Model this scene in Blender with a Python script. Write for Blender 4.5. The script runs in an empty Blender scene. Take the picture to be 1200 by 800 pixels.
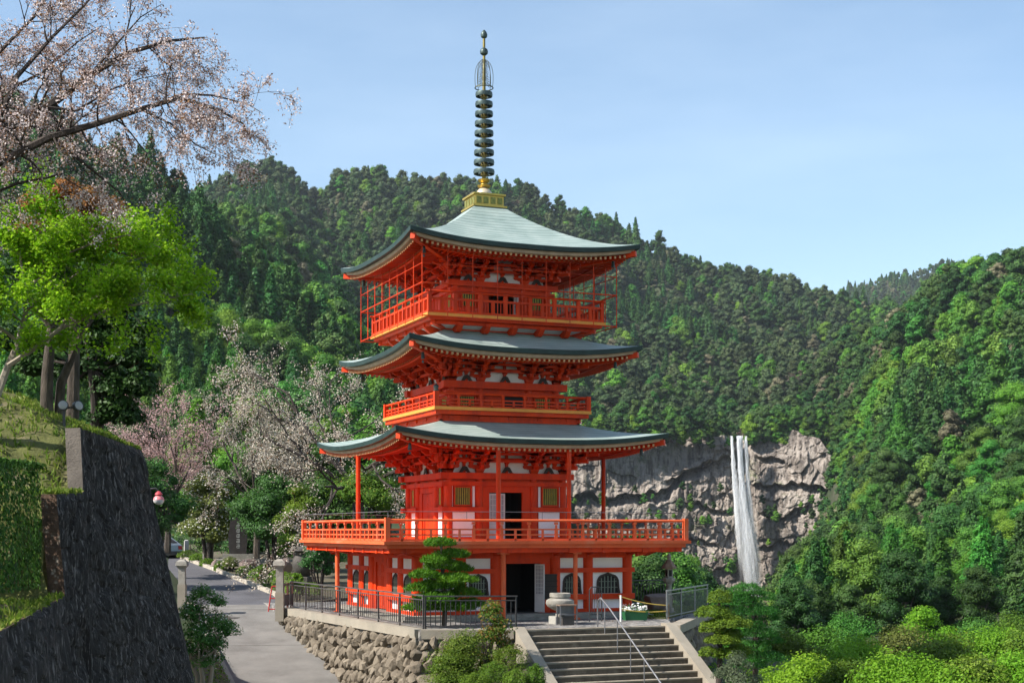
import bpy, math, random
import numpy as np
from mathutils import Vector, Matrix
R = math.radians
# ------------------------------------------------------------------ camera
HAZE = 0.00005
FPX, CX, HY, YAW, EYE = 1680.3, 600.0, 621.9, 22.303, 3.25     # lens fit of the photograph (1200 px wide)
CAM = Vector((-20.603, -53.158, EYE))
cs, sn = math.cos(R(YAW)), math.sin(R(YAW))
scene = bpy.context.scene
col = scene.collection
cd = bpy.data.cameras.new('camera'); cam = bpy.data.objects.new('camera', cd); col.objects.link(cam)
cam.location = CAM; cam.rotation_euler = (R(90), 0, -R(YAW))
cd.sensor_width = 36.0; cd.lens = FPX / 1200 * 36
cd.shift_y = (HY - 400) / 1200
cd.clip_start = 0.5; cd.clip_end = 9000
scene.camera = cam
# ------------------------------------------------------------------ sky, sun, exposure
SUN = Vector((-1.0, 0.015, 0.90)).normalized()
w = bpy.data.worlds.new('World'); scene.world = w; w.use_nodes = True
nt = w.node_tree; nt.nodes.clear()
sky = nt.nodes.new('ShaderNodeTexSky'); sky.sky_type = 'NISHITA'; sky.sun_disc = False
sky.sun_elevation = math.asin(SUN.z); sky.sun_rotation = math.atan2(SUN.x, SUN.y)
sky.air_density = 1.0; sky.dust_density = 0.6; sky.ozone_density = 0.35; sky.altitude = 300
bg = nt.nodes.new('ShaderNodeBackground'); bg.inputs['Strength'].default_value = 0.108
out = nt.nodes.new('ShaderNodeOutputWorld')
tc = nt.nodes.new('ShaderNodeTexCoord'); mp = nt.nodes.new('ShaderNodeMapping'); mp.inputs['Scale'].default_value = (1.2, 1.2, 5.0)
nz = nt.nodes.new('ShaderNodeTexNoise'); nz.inputs['Scale'].default_value = 2.2; nz.inputs['Detail'].default_value = 7; nz.inputs['Roughness'].default_value = .55
cr = nt.nodes.new('ShaderNodeValToRGB'); cr.color_ramp.elements[0].position = .42; cr.color_ramp.elements[1].position = .78
cr.color_ramp.elements[0].color = (.03, .03, .03, 1); cr.color_ramp.elements[1].color = (.13, .13, .13, 1)
mx = nt.nodes.new('ShaderNodeMix'); mx.data_type = 'RGBA'; mx.inputs[7].default_value = (8.5, 9.0, 9.6, 1)
L = nt.links.new
L(tc.outputs['Generated'], mp.inputs['Vector']); L(mp.outputs[0], nz.inputs['Vector']); L(nz.outputs['Fac'], cr.inputs[0])
L(cr.outputs[0], mx.inputs[0]); L(sky.outputs[0], mx.inputs[6]); tn = nt.nodes.new('ShaderNodeMix'); tn.data_type = 'RGBA'; tn.blend_type = 'MULTIPLY'; tn.inputs[0].default_value = 1; tn.inputs[7].default_value = (.94, 1.0, 1.0, 1); L(mx.outputs[2], tn.inputs[6]); L(tn.outputs[2], bg.inputs['Color']); L(bg.outputs[0], out.inputs[0])
sd = bpy.data.lights.new('sun', 'SUN'); sd.energy = 4.9; sd.angle = R(.53); sd.color = (1, .95, .87)
so = bpy.data.objects.new('sun', sd); col.objects.link(so); so.rotation_euler = SUN.to_track_quat('Z', 'Y').to_euler(); so.location = (-60, -20, 80)
scene.view_settings.view_transform = 'Standard'; scene.view_settings.look = 'None'
scene.view_settings.exposure = 0.92; scene.view_settings.gamma = 1; scene.view_settings.use_curve_mapping = False
scene.render.engine = 'CYCLES'
scene.cycles.max_bounces = 6; scene.cycles.diffuse_bounces = 3; scene.cycles.transmission_bounces = 4; scene.cycles.transparent_max_bounces = 28
scene.cycles.use_adaptive_sampling = True; scene.cycles.adaptive_threshold = .02
scene.cycles.use_denoising = True; scene.cycles.caustics_reflective = False; scene.cycles.caustics_refractive = False

# ------------------------------------------------------------------ helpers
def at(px, py, d):
    """the point of the place that lies d metres ahead of the photographer along a bearing"""
    r = (px - CX) / FPX * d
    return Vector((CAM.x + r * cs + d * sn, CAM.y - r * sn + d * cs, EYE - (py - HY) / FPX * d))
def rel(x, y):
    dx, dy = x - CAM.x, y - CAM.y
    return dx * cs - dy * sn, dx * sn + dy * cs
class MB:
    def __init__(s): s.v = []; s.f = []; s.M = None; s.cut = []
    def add(s, vs, fs):
        o = len(s.v); s.cut.append((o, len(s.f)))
        for p in vs:
            p = Vector(p); s.v.append(s.M @ p if s.M else p)
        for f in fs: s.f.append(tuple(i + o for i in f))
    def box(s, c, size, rz=0, tap=1.0):
        x, y, z = (q / 2 for q in size); m = Matrix.Rotation(rz, 3, 'Z'); c = Vector(c)
        vs = [c + m @ Vector((a * x * (tap if k > 0 else 1), b * y * (tap if k > 0 else 1), k * z)) for k in (-1, 1) for a, b in ((-1, -1), (1, -1), (1, 1), (-1, 1))]
        s.add(vs, [(3, 2, 1, 0), (4, 5, 6, 7), (0, 1, 5, 4), (1, 2, 6, 5), (2, 3, 7, 6), (3, 0, 4, 7)])
    def b2(s, x0, x1, y0, y1, z0, z1): s.box(((x0 + x1) / 2, (y0 + y1) / 2, (z0 + z1) / 2), (abs(x1 - x0), abs(y1 - y0), abs(z1 - z0)))
    def beam(s, p, q, wd, ht, up=(0, 0, 1)):
        p, q = Vector(p), Vector(q); d = (q - p).normalized(); u = Vector(up); sd_ = d.cross(u)
        if sd_.length < 1e-5: sd_ = d.cross(Vector((1, 0, 0)))
        sd_.normalize(); u = sd_.cross(d)
        vs = [e + sd_ * a * wd / 2 + u * b * ht / 2 for e in (p, q) for a, b in ((-1, -1), (1, -1), (1, 1), (-1, 1))]
        s.add(vs, [(3, 2, 1, 0), (4, 5, 6, 7), (0, 1, 5, 4), (1, 2, 6, 5), (2, 3, 7, 6), (3, 0, 4, 7)])
    def tube(s, pts, rad, n=8, cap=True):
        pts = [Vector(p) for p in pts]
        if not hasattr(rad, '__len__'): rad = [rad] * len(pts)
        ring = []; u = None
        for i, p in enumerate(pts):
            d = (pts[min(i + 1, len(pts) - 1)] - pts[max(i - 1, 0)])
            if d.length < 1e-9: d = Vector((0, 0, 1))
            d.normalize()
            if u is None: u = d.orthogonal().normalized()
            else:
                u = u - d * u.dot(d)
                u = d.orthogonal().normalized() if u.length < 1e-6 else u.normalized()
            b = d.cross(u)
            ring.append([p + (u * math.cos(2 * math.pi * k / n) + b * math.sin(2 * math.pi * k / n)) * rad[i] for k in range(n)])
        vs = [q for r_ in ring for q in r_]; fs = []
        for i in range(len(pts) - 1):
            for k in range(n): fs.append((i * n + k, i * n + (k + 1) % n, (i + 1) * n + (k + 1) % n, (i + 1) * n + k))
        if cap: fs += [tuple(range(n))[::-1], tuple((len(pts) - 1) * n + k for k in range(n))]
        s.add(vs, fs)
    def lathe(s, prof, c=(0, 0, 0), n=20, sq=False):
        c = Vector(c); vs = []; fs = []
        for r_, z in prof:
            for k in range(n):
                a = 2 * math.pi * (k + .5) / n
                vs.append(c + Vector((r_ * math.cos(a), r_ * math.sin(a), z)))
        for i in range(len(prof) - 1):
            for k in range(n): fs.append((i * n + k, i * n + (k + 1) % n, (i + 1) * n + (k + 1) % n, (i + 1) * n + k))
        fs += [tuple(range(n))[::-1], tuple((len(prof) - 1) * n + k for k in range(n))]
        s.add(vs, fs)
    def prism(s, poly, e0, e1, axis):
        """poly of (a,z) pushed from e0 to e1 along axis 'x' or 'y'"""
        n = len(poly); f = (lambda e, a, z: (e, a, z)) if axis == 'x' else ((lambda e, a, z: (a, e, z)) if axis == 'y' else (lambda e, a, z: (a, z, e)))
        vs = [f(e, a, z) for e in (e0, e1) for a, z in poly]
        s.add(vs, [tuple(range(n))[::-1], tuple(range(n, 2 * n))] + [(k, (k + 1) % n, n + (k + 1) % n, n + k) for k in range(n)])
    def grid(s, rows):
        m = len(rows[0]); s.add([p for r_ in rows for p in r_], [(i * m + j, i * m + j + 1, (i + 1) * m + j + 1, (i + 1) * m + j) for i in range(len(rows) - 1) for j in range(m - 1)])
    def mesh(s, name, m, smooth=False):
        me = bpy.data.meshes.new(name); me.from_pydata(s.v, [], s.f); me.validate(); me.update()
        if m: me.materials.append(m)
        if smooth:
            me.polygons.foreach_set('use_smooth', [True] * len(me.polygons))
            me.set_sharp_from_angle(angle=R(40))
        return me
    def build_each(s, name, m, parent=None):
        """every box added so far becomes an object of its own"""
        ends = s.cut[1:] + [(len(s.v), len(s.f))]
        for (v0, f0), (v1, f1) in zip(s.cut, ends):
            q = MB(); q.v = s.v[v0:v1]; q.f = [tuple(i - v0 for i in f) for f in s.f[f0:f1]]; q.build(name, m, parent)
    def build(s, name, m, parent=None, smooth=False): return link(name, s.mesh(name, m, smooth), parent)
def link(name, me, parent=None, loc=None, rz=0):
    o = bpy.data.objects.new(name, me); col.objects.link(o)
    if parent: o.parent = parent
    if loc is not None: o.location = loc
    if rz: o.rotation_euler.z = rz
    return o
def tag(o, label=None, cat=None, group=None, kind=None):
    for k, v in (('label', label), ('category', cat), ('group', group), ('kind', kind)):
        if v: o[k] = v
    return o
def thing(name, label, cat, loc=(0, 0, 0), rz=0, group=None):
    o = bpy.data.objects.new(name, None); col.objects.link(o); o.location = loc; o.rotation_euler.z = rz
    o.empty_display_size = .3
    return tag(o, label, cat, group)
def two_tone(name, b1, m1, b2_, m2, parent):
    o = len(b1.v); n1 = len(b1.f); q = MB(); q.v = b1.v + b2_.v; q.f = b1.f + [tuple(i + o for i in f) for f in b2_.f]
    me = bpy.data.meshes.new(name); me.from_pydata(q.v, [], q.f); me.materials.append(m1); me.materials.append(m2); me.polygons.foreach_set('material_index', [0] * n1 + [1] * len(b2_.f)); me.update(); return link(name, me, parent)
def struct(o): o['kind'] = 'structure'; return o
def np_mesh(name, V, F, m, smooth=False, tint=None):
    """mesh from arrays: V (n,3), F (k,4)"""
    me = bpy.data.meshes.new(name); n, k = len(V), len(F); q = F.shape[1]
    me.vertices.add(n); me.vertices.foreach_set('co', np.ascontiguousarray(V, dtype=np.float32).ravel())
    me.loops.add(k * q); me.loops.foreach_set('vertex_index', np.ascontiguousarray(F, dtype=np.int32).ravel())
    me.polygons.add(k); me.polygons.foreach_set('loop_start', np.arange(0, k * q, q, dtype=np.int32))
    try: me.polygons.foreach_set('loop_total', np.full(k, q, dtype=np.int32))
    except Exception: pass
    if smooth: me.polygons.foreach_set('use_smooth', np.ones(k, dtype=bool))
    if tint is not None:
        a = me.attributes.new('tint', 'FLOAT', 'FACE'); a.data.foreach_set('value', np.ascontiguousarray(tint, dtype=np.float32))
    me.update(calc_edges=True); me.validate()
    if m: me.materials.append(m)
    return me
def _hash(i, j, seed):
    h = (i.astype(np.int64) * 374761393 + j.astype(np.int64) * 668265263 + seed * 974711) & 0x7fffffff
    h = ((h ^ (h >> 13)) * 1274126177) & 0x7fffffff
    return ((h ^ (h >> 16)) & 0xffff) / 65535.0
def vnoise(x, y, seed=0):
    x = np.asarray(x, float); y = np.asarray(y, float)
    i, j = np.floor(x).astype(int), np.floor(y).astype(int); u, v = x - i, y - j
    u = u * u * (3 - 2 * u); v = v * v * (3 - 2 * v)
    a, b, c, d = _hash(i, j, seed), _hash(i + 1, j, seed), _hash(i, j + 1, seed), _hash(i + 1, j + 1, seed)
    return (a * (1 - u) + b * u) * (1 - v) + (c * (1 - u) + d * u) * v
def fbm(x, y, seed=0, o=4):
    t, a, s_ = 0, .5, 0
    for k in range(o): t = t + a * vnoise(x * 2 ** k, y * 2 ** k, seed + k); s_ += a; a *= .5
    return t / s_

# ------------------------------------------------------------------ materials
MATS = {}
def nodes(name):
    m = bpy.data.materials.new(name); m.use_nodes = True; t = m.node_tree; t.nodes.clear()
    o = t.nodes.new('ShaderNodeOutputMaterial'); b = t.nodes.new('ShaderNodeBsdfPrincipled'); t.links.new(b.outputs[0], o.inputs[0])
    MATS[name] = m
    return m, t, b, o
def ramp(t, stops):
    r_ = t.nodes.new('ShaderNodeValToRGB'); e = r_.color_ramp.elements
    while len(e) < len(stops): e.new(.5)
    for q, (p, c) in zip(e, stops): q.position = p; q.color = (*c, 1)
    return r_
def noise(t, scale, detail=5, rough=.6, stretch=None, coord='Object', dist=0):
    c = t.nodes.new('ShaderNodeTexCoord'); m = t.nodes.new('ShaderNodeMapping'); n = t.nodes.new('ShaderNodeTexNoise')
    n.inputs['Scale'].default_value = scale; n.inputs['Detail'].default_value = detail; n.inputs['Roughness'].default_value = rough; n.inputs['Distortion'].default_value = dist
    if stretch: m.inputs['Scale'].default_value = stretch
    t.links.new(c.outputs[coord], m.inputs[0]); t.links.new(m.outputs[0], n.inputs['Vector'])
    return n
def mat(name, c, rough=.6, var=.18, scale=2.0, bump=0, bscale=None, metal=0, spec=.35, c2=None, stretch=None, grime=None, gscale=.6, gpos=(.52, .72), dist=.05):
    m, t, b, o = nodes(name); n = noise(t, scale, stretch=stretch)
    c = Vector(c); k2 = Vector(c2) if c2 else c * (1 + var)
    r_ = ramp(t, [(.3, c * (1 - var) if not c2 else c), (.7, k2)])
    t.links.new(n.outputs['Fac'], r_.inputs[0]); src = r_.outputs[0]
    if grime:
        g = noise(t, gscale, 8, .65, stretch); gr = ramp(t, [(gpos[0], (0, 0, 0)), (gpos[1], (1, 1, 1))]); mxx = t.nodes.new('ShaderNodeMix'); mxx.data_type = 'RGBA'
        t.links.new(g.outputs['Fac'], gr.inputs[0]); t.links.new(gr.outputs[0], mxx.inputs[0]); t.links.new(src, mxx.inputs[6]); mxx.inputs[7].default_value = (*grime, 1); src = mxx.outputs[2]
    t.links.new(src, b.inputs['Base Color'])
    b.inputs['Roughness'].default_value = rough; b.inputs['Metallic'].default_value = metal; b.inputs['Specular IOR Level'].default_value = spec
    if bump:
        n2 = noise(t, bscale or scale * 4, 6, .65, stretch); bp = t.nodes.new('ShaderNodeBump'); bp.inputs['Strength'].default_value = bump; bp.inputs['Distance'].default_value = dist
        t.links.new(n2.outputs['Fac'], bp.inputs['Height']); t.links.new(bp.outputs[0], b.inputs['Normal'])
    return m
def leafmat(name, cols, rnd=.25, trans=.35, rough=.5, tcol=None, spec=.3):
    """leaf colour runs over cols by a per-leaf tint; each plant is a little lighter or darker and warmer or cooler than the next"""
    m, t, b, o = nodes(name)
    a = t.nodes.new('ShaderNodeAttribute'); a.attribute_name = 'tint'
    r_ = ramp(t, [(i / max(1, len(cols) - 1), c) for i, c in enumerate(cols)]); t.links.new(a.outputs['Fac'], r_.inputs[0])
    oi = t.nodes.new('ShaderNodeObjectInfo')
    hs = t.nodes.new('ShaderNodeHueSaturation'); m1 = t.nodes.new('ShaderNodeMapRange'); m1.inputs[3].default_value = 1 - rnd; m1.inputs[4].default_value = 1 + rnd
    t.links.new(oi.outputs['Random'], m1.inputs[0]); t.links.new(m1.outputs[0], hs.inputs['Value'])
    m2 = t.nodes.new('ShaderNodeMath'); m2.operation = 'MULTIPLY'; m2.inputs[1].default_value = 7.31
    m3 = t.nodes.new('ShaderNodeMath'); m3.operation = 'FRACT'; m4 = t.nodes.new('ShaderNodeMapRange'); m4.inputs[3].default_value = .5 - .10 * rnd; m4.inputs[4].default_value = .5 + .06 * rnd
    t.links.new(oi.outputs['Random'], m2.inputs[0]); t.links.new(m2.outputs[0], m3.inputs[0]); t.links.new(m3.outputs[0], m4.inputs[0]); t.links.new(m4.outputs[0], hs.inputs['Hue'])
    t.links.new(r_.outputs[0], hs.inputs['Color']); t.links.new(hs.outputs[0], b.inputs['Base Color'])
    b.inputs['Roughness'].default_value = rough; b.inputs['Specular IOR Level'].default_value = spec
    b.inputs['Roughness'].default_value = max(rough, .55); b.inputs['Specular IOR Level'].default_value = spec * .45
    tr = t.nodes.new('ShaderNodeBsdfTranslucent'); ms = t.nodes.new('ShaderNodeMixShader'); ms.inputs[0].default_value = trans
    t.links.new(hs.outputs[0], tr.inputs[0]); t.links.new(b.outputs[0], ms.inputs[1]); t.links.new(tr.outputs[0], ms.inputs[2]); t.links.new(ms.outputs[0], o.inputs[0])
    return m
VERM = mat('vermilion', (.61, .044, .004), .55, .12, 1.5, spec=.18, grime=(.40, .030, .008), gscale=1.6, gpos=(.46, .66), stretch=(1, 1, .35))
FADE = mat('faded_vermilion', (.68, .115, .036), .55, .14, 1.3, spec=.2, grime=(.58, .2, .11), gscale=.9)
YEL = mat('ochre_edge', (.70, .26, .035), .5, .12)
TIP = mat('faded_tip_paint', (.50, .27, .12), .6, .15)
PLAS = mat('white_plaster', (.80, .79, .80), .8, .05, 2, grime=(.68, .66, .64), gscale=.7)
TAN = mat('pale_cypress_board', (.40, .28, .19), .6, .2, 3)
CUDK = mat('dark_copper_edge', (.016, .036, .033), .5, .3, 2)
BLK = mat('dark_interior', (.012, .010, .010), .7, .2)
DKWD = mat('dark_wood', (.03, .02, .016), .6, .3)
GLAT = mat('green_lattice_bar', (.30, .30, .06), .6, .2, 6)
GRLT = mat('pale_lattice', (.55, .53, .52), .6, .1)
GOLD = mat('gold_leaf', (.50, .36, .09), .42, .2, 3, metal=.8)
BRNZ = mat('aged_bronze', (.06, .085, .08), .45, .35, 4, metal=.5)
STON = mat('grey_stone', (.27, .25, .215), .85, .25, 2.5, .5, 14, grime=(.16, .15, .12), gscale=1.5)
CONC = mat('worn_concrete', (.27, .235, .185), .9, .16, 1.2, .3, 22, grime=(.22, .20, .16), gscale=.8, gpos=(.5, .75))
DKST = mat('dark_weathered_stone', (.07, .062, .055), .85, .35, 2, .5, 12)
METL = mat('dark_painted_steel', (.035, .034, .036), .45, .2, 5)
GREY = mat('grey_steel', (.16, .16, .17), .4, .2, 5, metal=.3)
BARK = mat('bark', (.07, .055, .043), .9, .5, 9, .9, 26, stretch=(1, 1, .25))
BARKD = mat('dark_bark', (.045, .034, .028), .9, .35, 6, .6, 20, stretch=(1, 1, .25))
BARKP = mat('pale_bark', (.24, .20, .16), .9, .3, 5, .5, 20, stretch=(1, 1, .25))
def roofmat():
    m, t, b, o = nodes('patinated_copper_sheet')
    a = t.nodes.new('ShaderNodeAttribute'); a.attribute_name = 'course'
    f = t.nodes.new('ShaderNodeMath'); f.operation = 'FRACT'; t.links.new(a.outputs['Fac'], f.inputs[0])
    n = noise(t, 1.1, 6, .6, (1, 1, 1)); r_ = ramp(t, [(.3, (.26, .335, .30)), (.5, (.33, .405, .365)), (.72, (.41, .475, .43))]); t.links.new(n.outputs['Fac'], r_.inputs[0])
    sm = ramp(t, [(0, (.42, .42, .42)), (.22, (1, 1, 1)), (.85, (.92, .92, .92)), (1, (.5, .5, .5))]); t.links.new(f.outputs[0], sm.inputs[0])
    mu = t.nodes.new('ShaderNodeMix'); mu.data_type = 'RGBA'; mu.blend_type = 'MULTIPLY'; mu.inputs[0].default_value = .9
    t.links.new(r_.outputs[0], mu.inputs[6]); t.links.new(sm.outputs[0], mu.inputs[7]); t.links.new(mu.outputs[2], b.inputs['Base Color'])
    bp = t.nodes.new('ShaderNodeBump'); bp.inputs['Strength'].default_value = .6; bp.inputs['Distance'].default_value = .03; bp.invert = True
    t.links.new(f.outputs[0], bp.inputs['Height']); t.links.new(bp.outputs[0], b.inputs['Normal'])
    b.inputs['Roughness'].default_value = .5; b.inputs['Metallic'].default_value = .15
    return m
COPPER = roofmat()
# ================================================================== the pagoda
PAG = thing('pagoda', 'three-storeyed vermilion pagoda with pale copper roofs and a bronze spire', 'pagoda')
SIDE = [Matrix(((1, 0, 0), (0, -1, 0), (0, 0, 1))), Matrix(((0, 1, 0), (1, 0, 0), (0, 0, 1))), Matrix(((-1, 0, 0), (0, 1, 0), (0, 0, 1))), Matrix(((0, -1, 0), (-1, 0, 0), (0, 0, 1)))]
# local (a along, o outward, z): front, right, back, left
SM = [m.to_4x4() for m in SIDE]
def sides(fn, ks=(0, 1, 2, 3)):
    b = MB()
    for k in ks: b.M = SM[k]; fn(b, k)
    b.M = None
    return b
def lift(u, v, amp): return amp * abs(u) ** 2.7 * v ** 1.5
def roof(name, ht, zt, he, ze, amp, concave, wall_h, z_in, first=False):
    nu, nv = 40, 22
    def prof(v): return (1 - v) ** concave
    V, F, C = [], [], []
    for k in range(4):
        base = len(V); s_ = 0; prev = None
        for j in range(nv + 1):
            v = j / nv; r_ = ht + (he - ht) * v; z = ze + (zt - ze) * prof(v)
            if prev: s_ += math.hypot(r_ - prev[0], z - prev[1])
            prev = (r_, z)
            for i in range(nu + 1):
                u = -1 + 2 * i / nu
                V.append(SIDE[k] @ Vector((u * r_, r_, z + lift(u, v, amp)))); C.append(s_ / .27)
        for j in range(nv):
            for i in range(nu):
                q = base + j * (nu + 1) + i; F.append((q, q + nu + 1, q + nu + 2, q + 1))
    me = np_mesh(name, np.array([tuple(p) for p in V]), np.array(F), COPPER, True)
    at_ = me.attributes.new('course', 'FLOAT', 'POINT'); at_.data.foreach_set('value', np.array(C, np.float32))
    ro = link('roof', me, PAG)
    us = [-1 + 2 * i / 48 for i in range(49)]
    def strip(o0, z0, o1, z1):
        def fn(b, k): b.grid([[(u * o0, o0, ze + z0 + lift(u, 1, amp)) for u in us], [(u * o1, o1, ze + z1 + lift(u, 1, amp)) for u in us]])
        return fn
    b = MB()
    for q in ((he, .003, he + .03, -.02), (he + .03, -.02, he + .01, -.17), (he + .01, -.17, he - .16, -.19)):
        for k in range(4): b.M = SM[k]; strip(*q)(b, k)
    b.build('eave_edge', CUDK, ro, True)
    b = MB()
    for q in ((he - .14, -.19, he - .16, -.30), (he - .16, -.30, he - .30, -.33)):
        for k in range(4): b.M = SM[k]; strip(*q)(b, k)
    b.build('eave_board', TAN, ro, True)
    # soffit and two tiers of rafters
    hm = he - .95
    def soff(b, k):
        b.grid([[(u * (he - .2), he - .2, ze - .30 + lift(u, 1, amp)) for u in us], [(u * hm, hm, ze - .22 + lift(u, .8, amp)) for u in us]])
        b.grid([[(u * hm, hm, ze - .24 + lift(u, .8, amp)) for u in us], [(u * wall_h, wall_h, z_in) for u in us]])
    sides(soff).build('soffit', VERM, ro, True)
    def raf(b, k):
        n = int(2 * (he - .3) / .2); step = 2 * (he - .3) / n
        for i in range(n + 1):
            a = -(he - .3) + i * step; u = a / he
            i0 = max(abs(a), hm - .05)
            if i0 < he - .35:
                z0 = ze - .27 + lift(a / i0 if i0 else 0, .8, amp); z1 = ze - .375 + lift(u, 1, amp)
                b.beam((a, i0, z0 - .02), (a, he - .26, z1), .075, .09)
            i1 = max(abs(a), wall_h)
            if i1 < hm - .1:
                f = (i1 - wall_h) / (hm - wall_h); ue = a / hm
                b.beam((a, i1, z_in + (ze - .24 + lift(ue, .8, amp) - z_in) * f - .06), (a, hm + .02, ze - .33 + lift(ue, .8, amp)), .085, .10)
        um = [-1 + 2 * i / 24 for i in range(25)]
        for i in range(24):
            b.beam((um[i] * hm, hm + .0, ze - .36 + lift(um[i], .8, amp)), (um[i + 1] * hm, hm + .0, ze - .36 + lift(um[i + 1], .8, amp)), .12, .12)
        b.beam((wall_h, wall_h, z_in - .12), (he - .1, he - .1, ze - .36 + lift(1, 1, amp)), .17, .2)
    def tips(b, k):
        n = int(2 * (he - .3) / .2); step = 2 * (he - .3) / n
        for i in range(n + 1):
            a = -(he - .3) + i * step
            b.box((a, he - .25, ze - .375 + lift(a / he, 1, amp)), (.08, .02, .095))
            if abs(a) < hm: b.box((a, hm + .068, ze - .335 + lift(a / hm, .8, amp)), (.085, .014, .09))
    two_tone('rafter_tiers', sides(raf), VERM, sides(tips), TIP, ro)
    for k in range(4):
        b = MB(); p = SIDE[k] @ Vector((he - .75, he - .75, ze - .40 + lift(1, 1, amp)))
        b.tube([p, p - Vector((0, 0, .22))], .012, 6); b.lathe([(.015, -.16), (.05, -.19), (.06, -.25), (.07, -.40), (.08, -.42), (.02, -.43)], p, 10)
        b.box(p - Vector((0, 0, .52)), (.07, .01, .09))
        b.build('wind_bell', BRNZ, ro, True)
    return ro
def arm(b, c, ln, along, wd=.12, ht=.15):
    """a bracket arm with its underside cut up at both ends"""
    h = ln / 2; poly = [(-h, ht), (-h, ht * .5), (-h + .06, ht * .22), (-h + .14, .03), (-h + .2, 0), (h - .2, 0), (h - .14, .03), (h - .06, ht * .22), (h, ht * .5), (h, ht)]
    a, o, z = c
    if along: b.prism([(a + p, z + q) for p, q in poly], o - wd / 2, o + wd / 2, 'y')
    else: b.prism([(o + p, z + q) for p, q in poly], a - wd / 2, a + wd / 2, 'x')
def masu(b, a, o, z, s=.17): b.box((a, o, z + .03), (s * .72, s * .72, .06), 0, 1.35); b.box((a, o, z + .09), (s, s, .07))
def brackets(h, z0, z1, cols, out=.9):
    """three-stepped bracket sets over every column, their through beams and the corner diagonals"""
    st = (z1 - z0 - .16) / 3; so_ = out / 3
    def fn(b, k):
        for a in cols:
            corner = abs(a) > h - .25
            b.box((a, h, z0 + .05), (.26, .26, .1), 0, 1.25)
            b.box((a, h, z0 + .13), (.34, .34, .07))
            for j in range(3):
                z = z0 + .15 + st * j; ln = .85 + .12 * j
                for jj in range(j + 1):
                    o = h + so_ * jj
                    if corner:
                        e = a + math.copysign(so_ * jj * .6, a); arm(b, (e, o, z), ln, True, ht=st * .62)
                        for q in (-.34, 0, .34): masu(b, e + q, o, z + st * .62)
                    else:
                        arm(b, (a, o, z), ln, True, ht=st * .62)
                        for q in (-ln / 2 + .1, 0, ln / 2 - .1): masu(b, a + q, o, z + st * .62)
                b.prism([(h - .1, z), (h + so_ * (j + 1) - .02, z), (h + so_ * (j + 1) + .12, z + st * .4), (h + so_ * (j + 1) + .12, z + st * .62), (h - .1, z + st * .62)], a - .065, a + .065, 'x')
                masu(b, a, h + so_ * (j + 1), z + st * .62)
        for j in range(3):
            z = z0 + .15 + st * j
            d0 = h - .1; d1 = h + so_ * (j + 1) + .12
            b.beam((d0, d0, z + st * .31), (d1, d1, z + st * .31), .14, st * .6)
            b.box((d1 - .12, d1 - .12, z + st * .62 + .06), (.18, .18, .12), R(45))
            if j < 3: b.b2(-(h + so_ * (j + 1)) - .3, h + so_ * (j + 1) + .3, h + so_ * (j + 1) - .06, h + so_ * (j + 1) + .06, z + st * .98, z + st * .98 + .1)
        b.b2(-h - .2, h + .2, h - .02, h + .09, z0 + (z1 - z0) * .52, z0 + (z1 - z0) * .52 + .1)
        cl = sorted(cols)
        for i in range(len(cl) - 1):
            m = (cl[i] + cl[i + 1]) / 2; b.box((m, h + .03, (z0 + z1) / 2), (.1, .1, z1 - z0 - .02)); masu(b, m, h + .06, z0 + (z1 - z0) * .38)
    sides(fn).build('bracket_complex', VERM, PAG)
    def pl(b, k): b.b2(-h, h, h - .12, h - .02, z0, z1 + .3)
    sides(pl).build('bracket_plaster', PLAS, PAG)
    def kae(b, k):
        cl = sorted(cols)
        for i in range(len(cl) - 1):
            m = (cl[i] + cl[i + 1]) / 2
            b.prism([(m - .3, z0 + .005), (m - .22, z0 + .02), (m - .1, z0 + .22), (m, z0 + .26), (m + .1, z0 + .22), (m + .22, z0 + .02), (m + .3, z0 + .005), (m + .12, z0 + .005), (m, z0 + .12), (m - .12, z0 + .005)], h + .085, h + .12, 'y')
    sides(kae).build_each('frog_leg_strut', DKWD, PAG)
def columns(h, z0, z1, cs_, r_, sq=False):
    me = None
    done = set()
    for k in range(4):
        for a in cs_:
            p = SIDE[k] @ Vector((a, h, 0)); key = (round(p.x, 2), round(p.y, 2))
            if key in done: continue
            done.add(key)
            if me is None:
                b = MB(); b.tube([(0, 0, z0), (0, 0, z1)], r_, 16); me = b.mesh('column', VERM, True)
            link('column', me, PAG, (p.x, p.y, 0))
def ring_beam(name, h, z0, z1, o0, o1, m, ext=.0, holes=None):
    """a beam all round at one level, butted at the corners, broken at the door of each side"""
    for k in range(4):
        b = MB(); b.M = SM[k]; x = h + (o1 if k % 2 == 0 else -0.0) + (ext if k % 2 == 0 else -.004)
        segs = [(-x, x)]
        if holes: segs = [(-x, holes[0]), (holes[1], x)]
        for s0, s1 in segs: b.b2(s0, s1, h + o0, h + o1, z0, z1)
        b.M = None; b.build_each(name, m, PAG)
def panel(b, a0, a1, o, z0, z1, t=.06): b.b2(a0, a1, o - t, o, z0, z1)
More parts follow.
